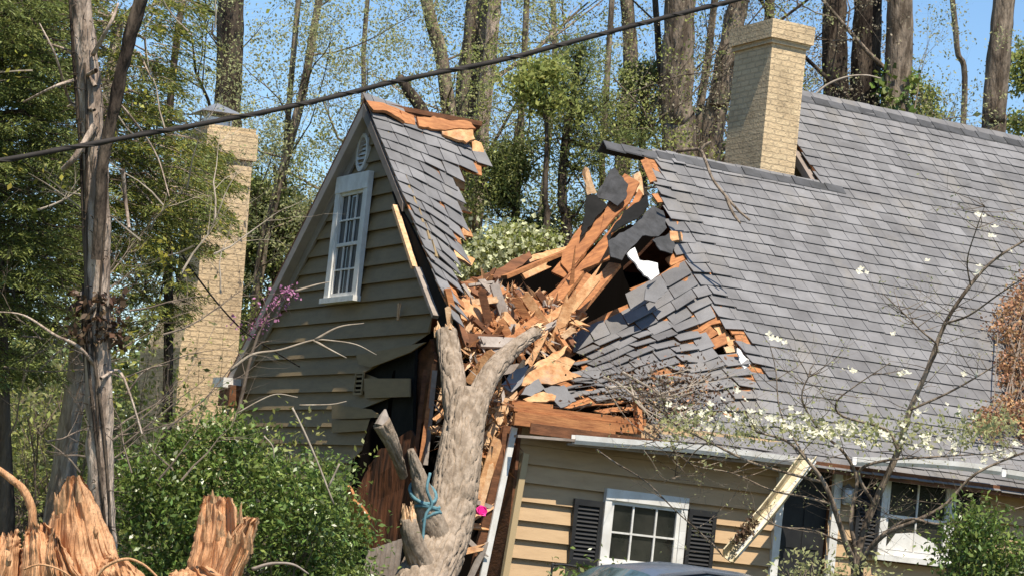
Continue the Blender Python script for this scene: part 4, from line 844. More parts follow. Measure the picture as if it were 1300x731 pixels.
def bgtree(name, lab, pts_px, dep, wpx, m, leafM, nl, lsz, seed, limb_n=8, lr=(2.0, 4.5), zr=(2.5, 11), group='trees behind the house', ground=True, ivy=None, lim=None, cat='tree'):
    rnd = random.Random(seed); r0 = wpx/2/FPX*dep; path = [at(u, v, dep) for u, v in pts_px][::-1]   # bottom first
    base = path[0].copy(); 
    if ground: 
        dirn = path[0]-path[1]; dirn[2] = 0; base = path[0]+dirn*.2; base[2] = -.1; path = [base]+path
    top = path[-1]+(path[-1]-path[-2])/np.linalg.norm(path[-1]-path[-2])*4.0; path = path+[top, top+np.array((rnd.gauss(0, .4), 0, 3.0))]
    sp = smoothpath(path, 7); root = thing(name, lab, cat, (base[0], base[1], 0), group)
    mb = MB(); mb.tube(sp, np.interp(np.linspace(0, 1, len(sp)), [0, .08, .5, .85, 1], [r0*1.5, r0*1.12, r0, r0*.8, r0*.4]), 18, rough=.10, seed=seed*1.7, cap=True); tips = []
    for k in range(limb_n):
        z = rnd.uniform(*zr); i = min(range(len(sp)), key=lambda q_: abs(sp[q_][2]-z)); a = rnd.uniform(0, 6.28)
        limbs(mb, sp[i], (math.cos(a), math.sin(a), rnd.uniform(.1, .9)), rnd.uniform(*lr), max(.018, r0*.20), 0 if not lim else lim, tips, rnd)
    mb.build('trunk', m, root, smooth=True)
    T = np.array(tips); nc_ = int(nl*.62); P = np.repeat(T[rng.integers(0, len(T), nc_)]+rng.normal(size=(nc_, 3))*.08, 8, 0); P = P+rng.normal(size=P.shape)*.075
    leafmesh('crown', P, lsz*.36, leafM, root, aspect=.55)
    if ivy:
        z0, z1, ni = ivy; Z = rng.uniform(z0, z1, ni); S = np.array(sp); X = np.interp(Z, S[:, 2], S[:, 0]); Y = np.interp(Z, S[:, 2], S[:, 1]); A = rng.uniform(0, 6.28, ni)
        m_ = np.array([mnoise.noise(Vector((math.cos(a_)*1.4+seed, math.sin(a_)*1.4, z_*.9))) > -.12 for a_, z_ in zip(A, Z)])
        R_ = r0*1.06+rng.uniform(0, .12, ni); P = np.stack([X+np.cos(A)*R_, Y+np.sin(A)*R_, Z], 1)[m_]; leafmesh('ivy', P, .13, M['laurel'], root, aspect=.8)
    return root
T = bgtree
T('tall_tree', 'thick dark trunk rising behind the left chimney hood', [(294,-30),(292,60),(288,150),(285,240)], 44, 34, M['barkd'], M['bud'], 2600, .16, 1, 7)
T('tall_tree', 'slender leaning tree with pale spring leaves left of the gable', [(412,-40),(398,40),(386,110),(366,190),(345,270),(330,340)], 42, 11, M['bark'], M['bud'], 6000, .13, 2, 16, (1.5, 3.4), (3.5, 12))
T('leafy_tree', 'airy yellow-green tree filling the sky right of the gable remnant', [(668,20),(664,100),(660,180),(655,260),(650,330)], 42, 9, M['bark'], M['lime'], 3600, .15, 51, 20, (1.4, 3.0), (2.5, 9), group='green understorey trees behind the house')
T('leafy_tree', 'airy yellow-green tree between the dark pine and the ridge trunk', [(775,30),(770,110),(764,200),(760,300)], 42, 8, M['bark'], M['lime'], 3200, .15, 52, 18, (1.4, 2.8), (2.5, 9), group='green understorey trees behind the house')
T('leafy_tree', 'airy spring tree low between left chimney and gable slope', [(368,120),(362,200),(355,290),(350,380)], 43, 8, M['bark'], M['lime'], 3200, .15, 53, 18, (1.2, 2.6), (1.8, 7), group='green understorey trees behind the house')
T('tall_tree', 'thin curved trunk just right of the gable peak', [(535,-30),(548,30),(560,70),(571,150),(575,230)], 43, 17, M['bark'], M['bud'], 1600, .14, 3, 5)
T('tall_tree', 'broad furrowed trunk behind the broken ridge of the gable', [(612,-40),(603,50),(594,140),(588,250)], 44, 33, M['bark'], M['bud'], 2600, .14, 4, 7)
T('tall_tree', 'lighter trunk leaning against the broad furrowed one', [(632,-40),(624,50),(612,160),(606,260)], 43.4, 17, M['barkl'], M['bud'], 1400, .14, 5, 4)
T('tall_tree', 'narrow trunk with mossy bark over the middle of the gap', [(792,-40),(799,40),(800,100),(790,180),(786,260)], 46, 19, M['bark'], M['bud'], 2200, .14, 6, 7)
T('tall_tree', 'massive trunk directly above the broken ridge end', [(866,-40),(861,60),(858,140),(858,230)], 43, 41, M['bark'], M['budb'], 1600, .14, 7, 5)
T('tall_tree', 'thin dark stem hugging the massive trunk above the ridge end', [(828,-40),(834,30),(840,110),(850,200)], 43.5, 8, M['barkd'], M['budb'], 900, .12, 17, 3)
T('tall_tree', 'leaning pale-barked trunk just left of the ridge chimney', [(945,-40),(930,40),(914,120),(900,210)], 44, 27, M['bark'], M['budb'], 1500, .14, 8, 5)
T('tall_tree', 'slim branch-like trunk between two trunks beside the chimney', [(905,20),(898,80),(890,130),(882,210)], 47, 10, M['bark'], M['budb'], 1400, .14, 18, 5)
T('tall_tree', 'first dark trunk right of the ridge chimney', [(1060,-40),(1059,50),(1060,130),(1060,220)], 45, 31, M['barkd'], M['budb'], 1200, .14, 9, 4)
T('tall_tree', 'middle and darkest of three trunks right of the chimney', [(1104,-40),(1101,50),(1098,130),(1096,220)], 45, 37, M['barkd'], M['budb'], 1200, .14, 10, 4)
T('tall_tree', 'ivy-clad trunk rising behind the upper ridge', [(1143,-40),(1142,50),(1136,140),(1132,230)], 44.5, 34, M['bark'], M['bud'], 1500, .14, 11, 4, ivy=(6.0, 10.5, 1500))
T('tall_tree', 'lone trunk above the far end of the upper ridge', [(1278,-40),(1270,50),(1262,140),(1256,230)], 45, 29, M['bark'], M['bud'], 2600, .14, 12, 9)
T('tall_tree', 'faint thin trunk behind the chimney top', [(978,-40),(976,40),(974,120)], 50, 12, M['barkd'], M['budb'], 1200, .15, 13, 5)
T('tall_tree', 'distant slim trunk between ivy-clad and lone trunks', [(1205,-40),(1215,60),(1222,170)], 56, 7, M['bark'], M['budb'], 2600, .16, 14, 10, (2.5, 5))
T('tall_tree', 'distant slim trunk left of the gable seen through leaves', [(470,-40),(462,60),(455,200)], 58, 6, M['bark'], M['bud'], 2600, .16, 15, 10, (2.5, 5), lim=None)
T('tall_tree', 'distant twiggy tree in the sky gap over the broken roof', [(700,-40),(704,90),(690,240)], 60, 7, M['twig'], M['budb'], 2000, .15, 16, 8, (2.5, 5))
sn = MB(); sp = smoothpath([at(507, 97, 40), at(518, 115, 40), at(536, 143, 40), at(545, 190, 40), at(548, 300, 40)]+[np.array([*at(548, 300, 40)[:2], 0.0])], 4); sn.tube(sp, np.linspace(.07, .16, len(sp)), 9, rough=.15)
tag(sn.build('dead_snag', M['barkd'], smooth=True), 'short dark broken snag poking up behind the gable ridge', 'dead tree')

# understory evergreens: needle or leaf clumps around real limbs
def clump_tree(name, lab, base_px, dep, trunk_pts, clumps, n, lsz, leafM, seed, r=.07, group='green understorey trees behind the house', asp=.16, extra=None, tm='barkd'):
    rnd = random.Random(seed); path = [at(u, v, dep) for u, v in trunk_pts]; b = path[0].copy(); b[2] = -.1; path = [b]+path
    root = thing(name, lab, 'tree', (b[0], b[1], 0), group); mb = MB(); sp = smoothpath(path, 6); mb.tube(sp, np.linspace(r*1.4, r*.4, len(sp)), 10, rough=.1, cap=False)
    P = []; tot = sum(c[2]*c[3] for c in clumps); S = np.array(sp)
    for (u, v, ru, rv) in clumps:
        c = at(u, v, dep)+ray(0, 0)*0; c[0] += rnd.uniform(-.2, .2); rx, rz = ru/FPX*dep, rv/FPX*dep
        i = np.argmin(((S-c)**2).sum(1)+np.where(S[:, 2] > c[2], 5, 0)); pts = [S[i], (S[i]+c)/2+np.array((0, 0, -.15)), c]; mb.tube(smoothpath(pts, 3), np.linspace(r*.45, .012, 7), 5, cap=False)
        k = int(n*ru*rv/tot); ns = max(3, int(k/45))
        for s_ in range(ns):
            g_ = np.array([rnd.gauss(0, 1) for _ in range(3)]); g_ /= np.linalg.norm(g_); e_ = c+g_*np.array((rx, max(rx, .5)*.9, rz))*rnd.uniform(.35, 1.0)
            mb.tube([c, (c+e_)/2+np.array((0, 0, .04)), e_], [.012, .008, .004], 3, cap=False)
            m_ = k//ns; q_ = rng.normal(size=(m_, 3))*.16*max(.6, rx); P.append(e_+q_*np.array((1.5, 1.5, .8)))
    mb.build('trunk', M[tm], root, smooth=True); P = np.concatenate(P); leafmesh('crown', P, lsz*.8, leafM, root, aspect=asp, dirs=np.tile((0, 0, .5), (len(P), 1)), dirw=.2); return root
def clumps_in(poly, n, rr, seed):
    rnd = random.Random(seed); us = [p[0] for p in poly]; vs = [p[1] for p in poly]; out = []
    while len(out) < n:
        u, v = rnd.uniform(min(us), max(us)), rnd.uniform(min(vs), max(vs))
        if inpoly((u, v), poly): r_ = rnd.uniform(*rr); out.append((u, v, r_, r_*rnd.uniform(.55, .9)))
    return out
clump_tree('pine_tree', 'dark pine with open clumps standing in the gap above the debris', None, 40, [(716,330),(714,260),(716,190),(730,110),(738,60)], clumps_in([(700,70),(750,55),(765,110),(800,150),(835,160),(830,190),(770,200),(760,300),(720,310),(690,200),(705,120)], 26, (11, 22), 3), 9000, .12, M['pine'], 21, .08)
clump_tree('young_tree', 'yellow-green young tree left of the dark pine', None, 39, [(690,330),(692,250),(694,180),(692,110)], clumps_in([(672,80),(705,85),(712,140),(690,150),(668,130)], 8, (9, 15), 4), 2600, .11, M['lime'], 22, .05, asp=.5)
clump_tree('evergreen_tree', 'mid-green evergreen filling the gap right of the gable remnant', None, 41, [(650,345),(655,290),(650,220),(656,160)], clumps_in([(622,190),(690,170),(705,230),(715,320),(600,325),(598,260)], 30, (12, 22), 5), 11000, .11, M['pine'], 23, .06, asp=.3)
clump_tree('evergreen_tree', 'evergreen behind the thick trunk above the ridge end', None, 44, [(812,300),(815,200),(818,130),(812,80)], clumps_in([(770,90),(835,60),(838,180),(800,185),(765,150)], 12, (12, 20), 6), 4500, .12, M['pine'], 24, .07, asp=.3)
clump_tree('leafy_tree', 'sunlit green tree between left chimney and gable slope', None, 43, [(345,420),(350,340),(352,260),(348,210)], clumps_in([(310,215),(385,240),(392,275),(345,345),(318,420),(300,420),(303,300)], 34, (12, 24), 7), 15000, .12, [M['pine'], M['lime']], 25, .07, asp=.4)
clump_tree('leafy_tree', 'low green tree glimpsed above the chimney-side ridge', None, 52, [(1185,240),(1182,160),(1180,110)], clumps_in([(1160,95),(1200,100),(1200,150),(1165,150)], 7, (10, 16), 8), 1600, .12, M['lime'], 26, .05, asp=.5)
clump_tree('leafy_tree', 'bright leafy tree at the right picture edge beyond the roof', None, 50, [(1310,240),(1305,160),(1300,100)], clumps_in([(1280,60),(1330,60),(1330,180),(1285,160)], 10, (12, 18), 9), 2400, .13, M['lime'], 27, .06, asp=.5)
clump_tree('blossoming_dogwood', 'cream-blossomed dogwood behind the broken rear roof edge', None, 38.5, [(640,420),(642,370),(646,330),(650,305)], clumps_in([(592,320),(620,295),(660,288),(705,300),(705,330),(640,345),(598,350)], 20, (9, 15), 10), 3600, .07, [M['lime'], M['cream']], 28, .05, asp=.7, tm='twig')
cr_ = clump_tree
P = []
for c in clumps_in([(592,325),(620,300),(660,292),(700,303),(700,325),(640,342),(600,348)], 26, (7, 12), 12):
    c0_ = at(c[0], c[1], 38.1); P.append(c0_+rng.normal(size=(30, 3))*(.30, .3, .2))
leafmesh('blossoms', np.concatenate(P), .075, M['cream'], bpy.data.objects['blossoming_dogwood'], aspect=.9)
# distant wood
P = []
for i in range(420):
    u = rand(-60, 1360); d_ = rand(58, 80); v = rand(330, 640) if u > 380 else rand(430, 640)
    if u > 880: v = rand(200, 400)
    P.append(at(u, v, d_)+rng.normal(size=(110, 3))*(.9, .9, .6))
P = np.concatenate(P); P = P[P[:, 2] > 0]
tag(leafmesh('distant_woods', P, .26, M['wood_far'], aspect=.6), 'distant spring woodland showing low between the trunks', 'woods', kind='stuff')

# ------------------------------------------------------------------ left side: near bare trunk with vine, hemlocks, chimney behind
cd = 37.5
lc0 = at(244, 440, cd); 
x0 = float(lc0[0]); y0 = float(lc0[1]); x1 = float(onp(318, 440, (0, 1, 0), y0)[0]); yb = float(onp(152, 480, (1, 0, 0), x0)[1]); ztop = float(onp(275, 160, (0, 1, 0), y0)[2])
lch = thing('brick_chimney', 'tall tan brick chimney half hidden behind the conifer left of the gable', 'chimney', ((x0+x1)/2, y0, 0))
zsh = float(onp(240, 440, (0, 1, 0), y0)[2])
mb = MB(); mb.box((x0, y0, 0), (x1, min(yb, y0+1.9), zsh)); xn = x0+(x1-x0)*.22
mb.add([(x0, y0, zsh), (x1, y0, zsh), (x1, y0+1.7, zsh), (x0, y0+1.7, zsh), (xn, y0, zsh+1.0), (x1, y0, zsh+1.0), (x1, y0+1.0, zsh+1.0), (xn, y0+1.0, zsh+1.0)], [(0,1,5,4),(1,2,6,5),(2,3,7,6),(3,0,4,7)])
mb.box((xn, y0, zsh+1.0), (x1, y0+1.0, ztop-.45)); mb.box((xn-.05, y0-.05, ztop-.45), (x1+.05, y0+1.05, ztop-.05)); mb.box((xn-.02, y0-.02, ztop-.05), (x1+.02, y0+1.02, ztop+.03))
mb.build('shaft', M['brick'], lch)
hd = MB(); hx, hy, hz = (xn+x1)/2-.1, y0+.5, ztop
for dx in (-.18, .18):
    for dy in (-.18, .18): hd.box((hx+dx-.015, hy+dy-.015, hz), (hx+dx+.015, hy+dy+.015, hz+.26))
hd.box((hx-.16, hy-.16, hz), (hx+.16, hy+.16, hz+.2)); hd.add([(hx-.32, hy-.32, hz+.26), (hx+.32, hy-.32, hz+.26), (hx+.32, hy+.32, hz+.26), (hx-.32, hy+.32, hz+.26), (hx, hy, hz+.44)], [(0,3,2,1),(0,1,4),(1,2,4),(2,3,4),(3,0,4)])
hd.build('flue_hood', M['metal'], lch); lch.rotation_euler = (0, math.radians(-2.7), 0)
# near tree with bare trunk
def handtree(name, lab, parts, m, dep_extra=0):
    pass
nt = thing('bare_tree', 'tall bare-trunked tree with a dark forked limb, left of the gable', 'tree', at(125, 830, 21))
mb = MB()
pth = [at(u, v, 21) for u, v in [(88,-120),(100,-20),(108,60),(116,140),(122,230),(124,330),(124,430),(127,540),(128,640),(128,740)]][::-1]; b = pth[0].copy(); b[2] = -.1
sp = smoothpath([b]+pth, 9); mb.tube(sp, np.interp(np.linspace(0, 1, len(sp)), [0, .12, .5, .8, 1], [.16, .118, .108, .095, .078]), 30, rough=.13, seed=2.2, cap=False)
lm = MB(); q_ = smoothpath([at(u, v, 20.75) for u, v in [(122,330),(126,280),(128,225),(134,185),(145,140),(153,95),(166,45),(182,-10),(198,-80)]], 7); lm.tube(q_, np.linspace(.04, .058, len(q_)), 18, rough=.2, seed=4, cap=False); lm.build('limb', M['barkd'], nt, smooth=True)  # limb gets darker bark, its shaded side is put into the colour
for pts, r0_, r1_ in [([(155,215),(160,260),(164,290)], .02, .012), ([(122,90),(100,100),(70,110),(30,130)], .02, .008), ([(118,70),(140,30),(150,5)], .02, .01), ([(121,110),(95,70),(60,55)], .02, .008), ([(120,140),(90,130),(70,70),(50,30)], .016, .006),
                          ([(126,470),(100,440),(70,425),(30,400),(-10,395)], .018, .005), ([(128,480),(150,470),(165,500),(180,550)], .014, .008), ([(160,500),(185,470),(215,462)], .01, .004), ([(150,130),(175,160),(200,200),(215,250)], .012, .004), ([(120,160),(95,200),(80,215)], .03, .02)]:
    q_ = smoothpath([at(u, v, 20.9+rand(-.2, .2)) for u, v in pts], 5); mb.tube(q_, np.linspace(r0_, r1_, len(q_)), 10, rough=.12, seed=rand(0, 9), cap=False)
mb.build('trunk', M['barkl'], nt, smooth=True)
vn = MB()
for k in range(5):
    z = np.linspace(.3, 5.6-k*.6, 40); S = np.array(sp); ph = rand(0, 6.28); X = np.interp(z, S[:, 2], S[:, 0]); Y = np.interp(z, S[:, 2], S[:, 1]); A = ph+.6*np.sin(z*1.2+k)+z*.12*(k-2); R_ = .125
    vn.tube(np.stack([X+np.cos(A)*R_, Y+np.sin(A)*R_, z], 1), rand(.008, .016), 6, rough=.2, cap=False)
for i in range(260):
    z = rand(1.0, 5.6); X = np.interp(z, S[:, 2], S[:, 0]); Y = np.interp(z, S[:, 2], S[:, 1]); a_ = rand(0, 6.28); L = rand(.04, .16); p = np.array((X+math.cos(a_)*.13, Y+math.sin(a_)*.13, z)); q_ = p+np.array((math.cos(a_)*L, math.sin(a_)*L, rand(-.5, .3)*L)); vn.tube([p, (p+q_)/2+np.array((0, 0, .01)), q_], [.005, .004, .002], 3, cap=False)
vn.build('vine', M['barkd'], nt, smooth=True)
Z = rng.uniform(2.7, 3.15, 380); A = rng.uniform(0, 6.28, 380); X = np.interp(Z, S[:, 2], S[:, 0]); Y = np.interp(Z, S[:, 2], S[:, 1]); R_ = rng.uniform(.12, .24, 380)
leafmesh('dead_leaf_clump', np.stack([X+np.cos(A)*R_, Y+np.sin(A)*R_, Z], 1), .07, M['litter'], nt, aspect=.6)
# second trunk
def conifer(name, lab, base_uv, dep, top_uv, r, boxes, nspray, leafM, seed, trunk_m='barkl', nper=120, lsz=.062, zcut=None):
    rnd = random.Random(seed); b = at(*base_uv, dep); t = at(*top_uv, dep); b[2] = -.1; root = thing(name, lab, 'tree', (b[0], b[1], 0), 'conifers around the left chimney')
    mid = at((base_uv[0]+top_uv[0])/2+4, (base_uv[1]+top_uv[1])/2, dep); mb = MB(); sp = smoothpath([b, at(*base_uv, dep), mid, t, t+np.array((0, 0, 2.5))], 8)
    mb.tube(sp, np.linspace(r*1.2, r*.45, len(sp)), 20, rough=.12, seed=seed, cap=False); P = []; D = []; S = np.array(sp)
    for (poly, w) in boxes:
        us = [p[0] for p in poly]; vs = [p[1] for p in poly]; c = 0
        while c < int(nspray*w):
            u, v = rnd.uniform(min(us), max(us)), rnd.uniform(min(vs), max(vs))
            if not inpoly((u, v), poly): continue
            c += 1; e_ = at(u, v, dep+rnd.uniform(-1.6, 1.6)); i = int(np.argmin(np.abs(S[:, 2]-(e_[2]+.35)))); o_ = S[i]; dr = e_-o_; dr[2] = 0; Ld = np.linalg.norm(dr); 
            if Ld < .05: continue
            dr /= Ld; side = np.cross(dr, (0, 0, 1)); L = rnd.uniform(.35, .8)
            st_ = e_-dr*L*.5+np.array((0, 0, .06)); pts = [st_+dr*L*k/4+np.array((0, 0, -.22*L*(k/4)**2)) for k in range(5)]
            if c % 9 == 0: mb.tube([o_, (o_+e_)/2+np.array((0, 0, .15)), pts[0], pts[2]], [.02, .016, .01, .006], 4, cap=False)
            mb.tube(pts, np.linspace(.007, .002, 5), 3, cap=False)
            kk = rng.uniform(0, 1, nper); sd_ = rng.choice([-1, 1], nper); reach = .30*(1-kk)*L+.04; q_ = rng.uniform(0, 1, nper)*reach
            base = pts[0]+np.outer(kk, pts[4]-pts[0])+np.outer(sd_*q_, side)+np.outer(q_*.6, dr)+rng.normal(size=(nper, 3))*.02-np.outer(q_, (0, 0, .35))
            P.append(base); D.append(np.tile(dr, (nper, 1))*.8+np.outer(sd_, side)*.7+np.array((0, 0, -.35)))
    mb.build('trunk', M[trunk_m], root, smooth=True); P = np.concatenate(P); D = np.concatenate(D); leafmesh('crown', P, lsz, leafM, root, aspect=.22, dirs=D, dirw=.62, up=(0, 0, 1), upw=.5); return root
conifer('hemlock_tree', 'hemlock with pale straight trunk close behind the bare tree', (74, 640), 26, (112, 330), .13,
        [([(-20,-20),(240,-20),(255,60),(205,120),(250,180),(245,260),(190,330),(0,400),(-20,400)], 1.0), ([(200,200),(270,230),(262,300),(225,250)], .05)], 620, [M['hemlock'], M['hemly']], 31)
conifer('hemlock_tree', 'dark hemlock at the left picture edge', (5, 760), 24, (-20, 60), .12, [([(-30,-20),(95,-20),(90,200),(110,330),(60,470),(-30,500)], 1.0)], 480, M['hemlock'], 32, 'barkd')
conifer('hemlock_tree', 'small hemlock whose boughs cross the front of the left chimney', (205, 760), 31, (215, 150), .07, [([(150,190),(270,175),(296,240),(280,300),(255,335),(235,400),(150,440)], 1.0)], 215, [M['hemlock'], M['hemly']], 33, 'barkd')
# loose yellow foliage and bare twigs among the conifers
P = np.concatenate([at(u, v, 21.5)+rng.normal(size=(k, 3))*.13 for u, v, k in [(30,82,26),(180,128,20),(150,200,14),(215,15,26),(350,8,12),(155,430,40),(60,230,20),(30,205,24),(205,330,30),(185,342,16),(235,320,16),(150,470,24),(95,430,20)]])
leafmesh('new_leaves', P, .055, M['hemly'], nt, aspect=.6)
def brush(name, lab, region, dep, n, L, r, m, cat='branch', seed=0, leaf=None, nl=0, parent=None, lsz=.05, group=None, dirb=(0, 0, .3)):
    rnd = random.Random(seed); mb = MB(); tips = []
    for i in range(n):
        while True:
            u, v = rnd.uniform(region[0], region[2]), rnd.uniform(region[1], region[3]); break
        p = at(u, v, dep+rnd.uniform(-.6, .6)); a = rnd.uniform(0, 6.28); limbs(mb, p, (math.cos(a)+dirb[0], .3*math.sin(a)+dirb[1], rnd.uniform(-.4, .8)+dirb[2]), rnd.uniform(L*.5, L), r, 1, tips, rnd, spread=.6)
    return mb, tips
# bare thicket of the hemlocks' lower branches
mb, tips = brush('', '', (0, 380, 230, 620), 23, 34, 1.2, .010, 'twig', seed=5); mb.build('lower_twigs', M['twig'], bpy.data.objects['hemlock_tree'])
mb, tips = brush('', '', (40, 0, 300, 380), 22, 17, 1.2, .010, 'twig', seed=6); mb.build('bare_twigs', M['twigl'], nt)
# brushy slope behind, low left
for i, (u, v, lab) in enumerate([(20, 560, 'thin brushy shrub at the far left edge'), (60, 520, 'thin brushy shrub behind the pale hemlock trunk'), (185, 560, 'thin brushy shrub at the foot of the left chimney')]):
    base = at(u, v+120, 31); base[2] = 0; r_ = thing('brush_shrub', lab, 'shrub', base, 'brushy shrubs low on the left'); rnd = random.Random(60+i); mb = MB(); tips = []
    for k in range(9): a = rnd.uniform(0, 6.28); limbs(mb, base+np.array((rnd.uniform(-.5, .5), rnd.uniform(-.5, .5), 0)), (math.cos(a)*.4, math.sin(a)*.4, 1), rnd.uniform(1.5, 3.0), .022, 0, tips, rnd)
    mb.build('stems', M['twig'], r_); T_ = np.array(tips); leafmesh('foliage', T_[rng.integers(0, len(T_), 3600)]+rng.normal(size=(3600, 3))*.12, .075, [M['lime'], M['bud']], r_, aspect=.5)
wf = MB(); a0 = at(-40, 640, 33); a1 = at(70, 652, 34); 
for i in range(12):
    p = lerp(a0, a1, i/12); q_ = lerp(a0, a1, (i+.93)/12); wf.prism([(p[0], p[1], 0), (q_[0], q_[1], 0), (q_[0], q_[1], 1.45+rand(-.03, .03)), (p[0], p[1], 1.45+rand(-.03, .03))], (0.0, .03, 0))
tag(wf.build('board_fence', M['felt']), 'low dark board fence at the far left', 'fence')

# ------------------------------------------------------------------ shrubs
def shrub(name, lab, poly, dep, th, n, lsz, seed, m='laurel', stemr=.012, group=None, asp=.45):
    rnd = random.Random(seed); us = [p[0] for p in poly]; vs = [p[1] for p in poly]; cu = sum(us)/len(us); base = at(cu, 640, dep); base[2] = 0
    root = thing(name, lab, 'shrub', base, group); mb = MB(); tips = []
    k = 0
    C = []
    while k < 260:
        u, v = rnd.uniform(min(us), max(us)), rnd.uniform(min(vs), max(vs))
        e = -dpoly((u, v), poly)
        if e < -7 or (e < 2 and rnd.random() < .5): continue
        k += 1; bul = min(1, max(0, e)/60); c = at(u, v, dep+rnd.uniform(-1, 1)*th*math.sqrt(bul+.05)); C.append(c)
        p0_ = base+np.array((rnd.uniform(-.7, .7), rnd.uniform(-.4, .4), 0)); 
        if k % 3 == 0: mb.tube(smoothpath([p0_, lerp(p0_, c, .6)+np.array((0, 0, .1)), c], 3), np.linspace(stemr, .003, 7), 4, cap=False)
    C = np.array(C); i = rng.integers(0, len(C), n); P = C[i]+rng.normal(size=(n, 3))*(.14, .14, .12); P = P[P[:, 2] > .05]
    mb.build('stems', M['twig'], root); leafmesh('foliage', P, lsz, M[m], root, aspect=asp, up=(0, -.3, 1), upw=.35); return root
shrub('laurel_shrub', 'big glossy green shrub below the shaded gable wall', [(148,640),(160,590),(185,566),(215,552),(245,548),(262,536),(290,532),(306,548),(315,572),(345,580),(372,590),(398,594),(420,606),(432,640),(448,668),(462,700),(468,760),(460,800),(150,800),(140,720)], 25, .9, 34000, .062, 41)
shrub('evergreen_shrub', 'dark green shrub under the window at the right edge', [(1206,690),(1212,664),(1232,648),(1248,655),(1262,672),(1290,688),(1310,700),(1310,780),(1205,780)], 26, .5, 6500, .065, 42)
shrub('evergreen_shrub', 'low green growth beside the black chair and window', [(700,745),(735,728),(760,726),(790,734),(800,760),(700,760)], 26.5, .3, 500, .07, 43)
shrub('evergreen_shrub', 'low pale-green sprigs at the foot of the dogwood', [(990,740),(1010,716),(1040,722),(1075,712),(1110,726),(1140,745)], 26, .4, 700, .06, 44, m='bud')
# bare stem in front of gable and arching branches
def stemthing(name, lab, pts, r0_, r1_, m='twigl', n=6, cat='branch', k=5):
    mb = MB()
    for P_ in (pts if isinstance(pts[0][0], (tuple, list)) else [pts]):
        q_ = smoothpath([at(*p) for p in P_], k); mb.tube(q_, np.linspace(r0_, r1_, len(q_)), n, rough=.1)
    o = mb.build(name, M[m], smooth=True); return tag(o, lab, cat)
stemthing('arching_branch', 'pale bare branch arching across the shaded gable siding', [[(292,470,28),(320,450,28),(356,444,28),(396,432,28),(420,432,28),(452,437,28),(478,450,28)], [(398,432,28),(420,444,28),(440,454,28)], [(400,431,28),(430,415,28),(462,410,28)], [(375,370,28),(400,362,28),(418,358,28)]], .018, .004)
stemthing('leaning_stem', 'straight bare stem leaning out of the shrub before the gable', [[(371,517,24),(385,545,24),(402,584,24),(424,640,24)], [(417,618,24),(431,588,24)]], .011, .009)
stemthing('snapped_twig', 'thin snapped twig above the shrub top', [[(300,525,24),(330,508,24),(352,500,24),(378,504,24)], [(335,553,24),(346,566,24),(348,582,24)], [(380,514,26),(420,513,26),(440,509,26)]], .009, .004)
# redbud sprig
rb = thing('redbud', 'sprig of magenta redbud blossom against the gable rake', 'tree', at(300, 800, 30)); mb = MB(); b_ = at(300, 700, 30); b_[2] = 0
pts = smoothpath([b_, at(300, 560, 30), at(312, 480, 30), at(330, 420, 30), at(352, 385, 30), at(368, 365, 30)], 6); mb.tube(pts, np.linspace(.03, .006, len(pts)), 6, cap=False)
for (u0, v0, u1, v1) in [(330,420,300,405),(330,420,352,402),(345,395,378,372),(320,445,345,432),(312,480,300,440),(340,400,330,372)]: mb.tube([at(u0, v0, 30), at((u0+u1)/2, (v0+v1)/2-4, 30), at(u1, v1, 30)], [.008, .006, .003], 4, cap=False)
mb.build('stems', M['twig'], rb)
P = np.concatenate([at(u, v, 30)+rng.normal(size=(k, 3))*(.045, .045, .04) for u, v, k in [(360,372,26),(368,368,26),(352,384,22),(345,388,14),(374,376,14),(338,406,22),(330,412,16),(352,398,8),(322,416,10),(300,410,8),(312,428,8),(345,372,10),(330,388,8),(296,402,7),(360,390,8)]])
leafmesh('blossoms', P, .04, M['pinkf'], rb, aspect=.9)

# ------------------------------------------------------------------ dogwood in front of the house (right)
dg = thing('dogwood_tree', 'sparse dogwood with white blossoms spreading before the front roof', 'tree', at(1088, 830, 27)); rnd = random.Random(77)
mb = MB(); tips = []; Q = []
base = at(1085, 800, 27); base[2] = 0
D0 = 27
boughs = [([(1086,800),(1087,740),(1092,690),(1110,640),(1140,572),(1155,520),(1178,468),(1200,410),(1232,362),(1262,330),(1310,300)], .05, .012),
          ([(1084,800),(1084,720),(1074,690),(1058,640),(1046,612),(1030,590),(1000,560),(960,548)], .042, .010),
          ([(1090,790),(1092,720),(1120,680),(1160,662),(1200,640),(1240,600),(1310,570)], .035, .010),
          ([(1088,790),(1088,710),(1080,660),(1088,610),(1072,575),(1040,545),(1018,505),(1030,470)], .030, .006),
          ([(1092,760),(1100,700),(1150,660),(1190,665),(1240,658),(1310,640)], .022, .006),
          ([(1110,640),(1090,600),(1120,585),(1180,580),(1260,575)], .022, .006),
          ([(1140,572),(1125,545),(1070,528),(1062,510),(1085,490),(1130,460)], .018, .005),
          ([(1178,468),(1190,440),(1170,420),(1150,400),(1120,372)], .014, .004), ([(1200,410),(1230,400),(1270,372),(1305,350)], .014, .005), ([(1155,520),(1200,500),(1240,478),(1300,440)], .016, .005),
          ([(1046,612),(1000,600),(950,585),(900,560),(860,540),(838,520),(800,502),(770,492)], .018, .004),
          ([(1058,640),(1020,630),(980,622),(930,600),(880,590),(850,566)], .014, .004),
          ([(1074,690),(1030,672),(990,668),(960,650)], .012, .004), ([(1030,590),(1010,560),(990,520),(985,470),(978,440)], .012, .004),
          ([(1232,362),(1228,330),(1240,290),(1250,262)], .010, .003), ([(900,560),(880,575),(862,600),(842,612)], .008, .003), ([(770,492),(795,530),(830,560),(870,600)], .006, .003),
          ([(757,570),(780,586),(812,605),(830,620),(860,650),(905,690),(918,706)], .010, .006)]
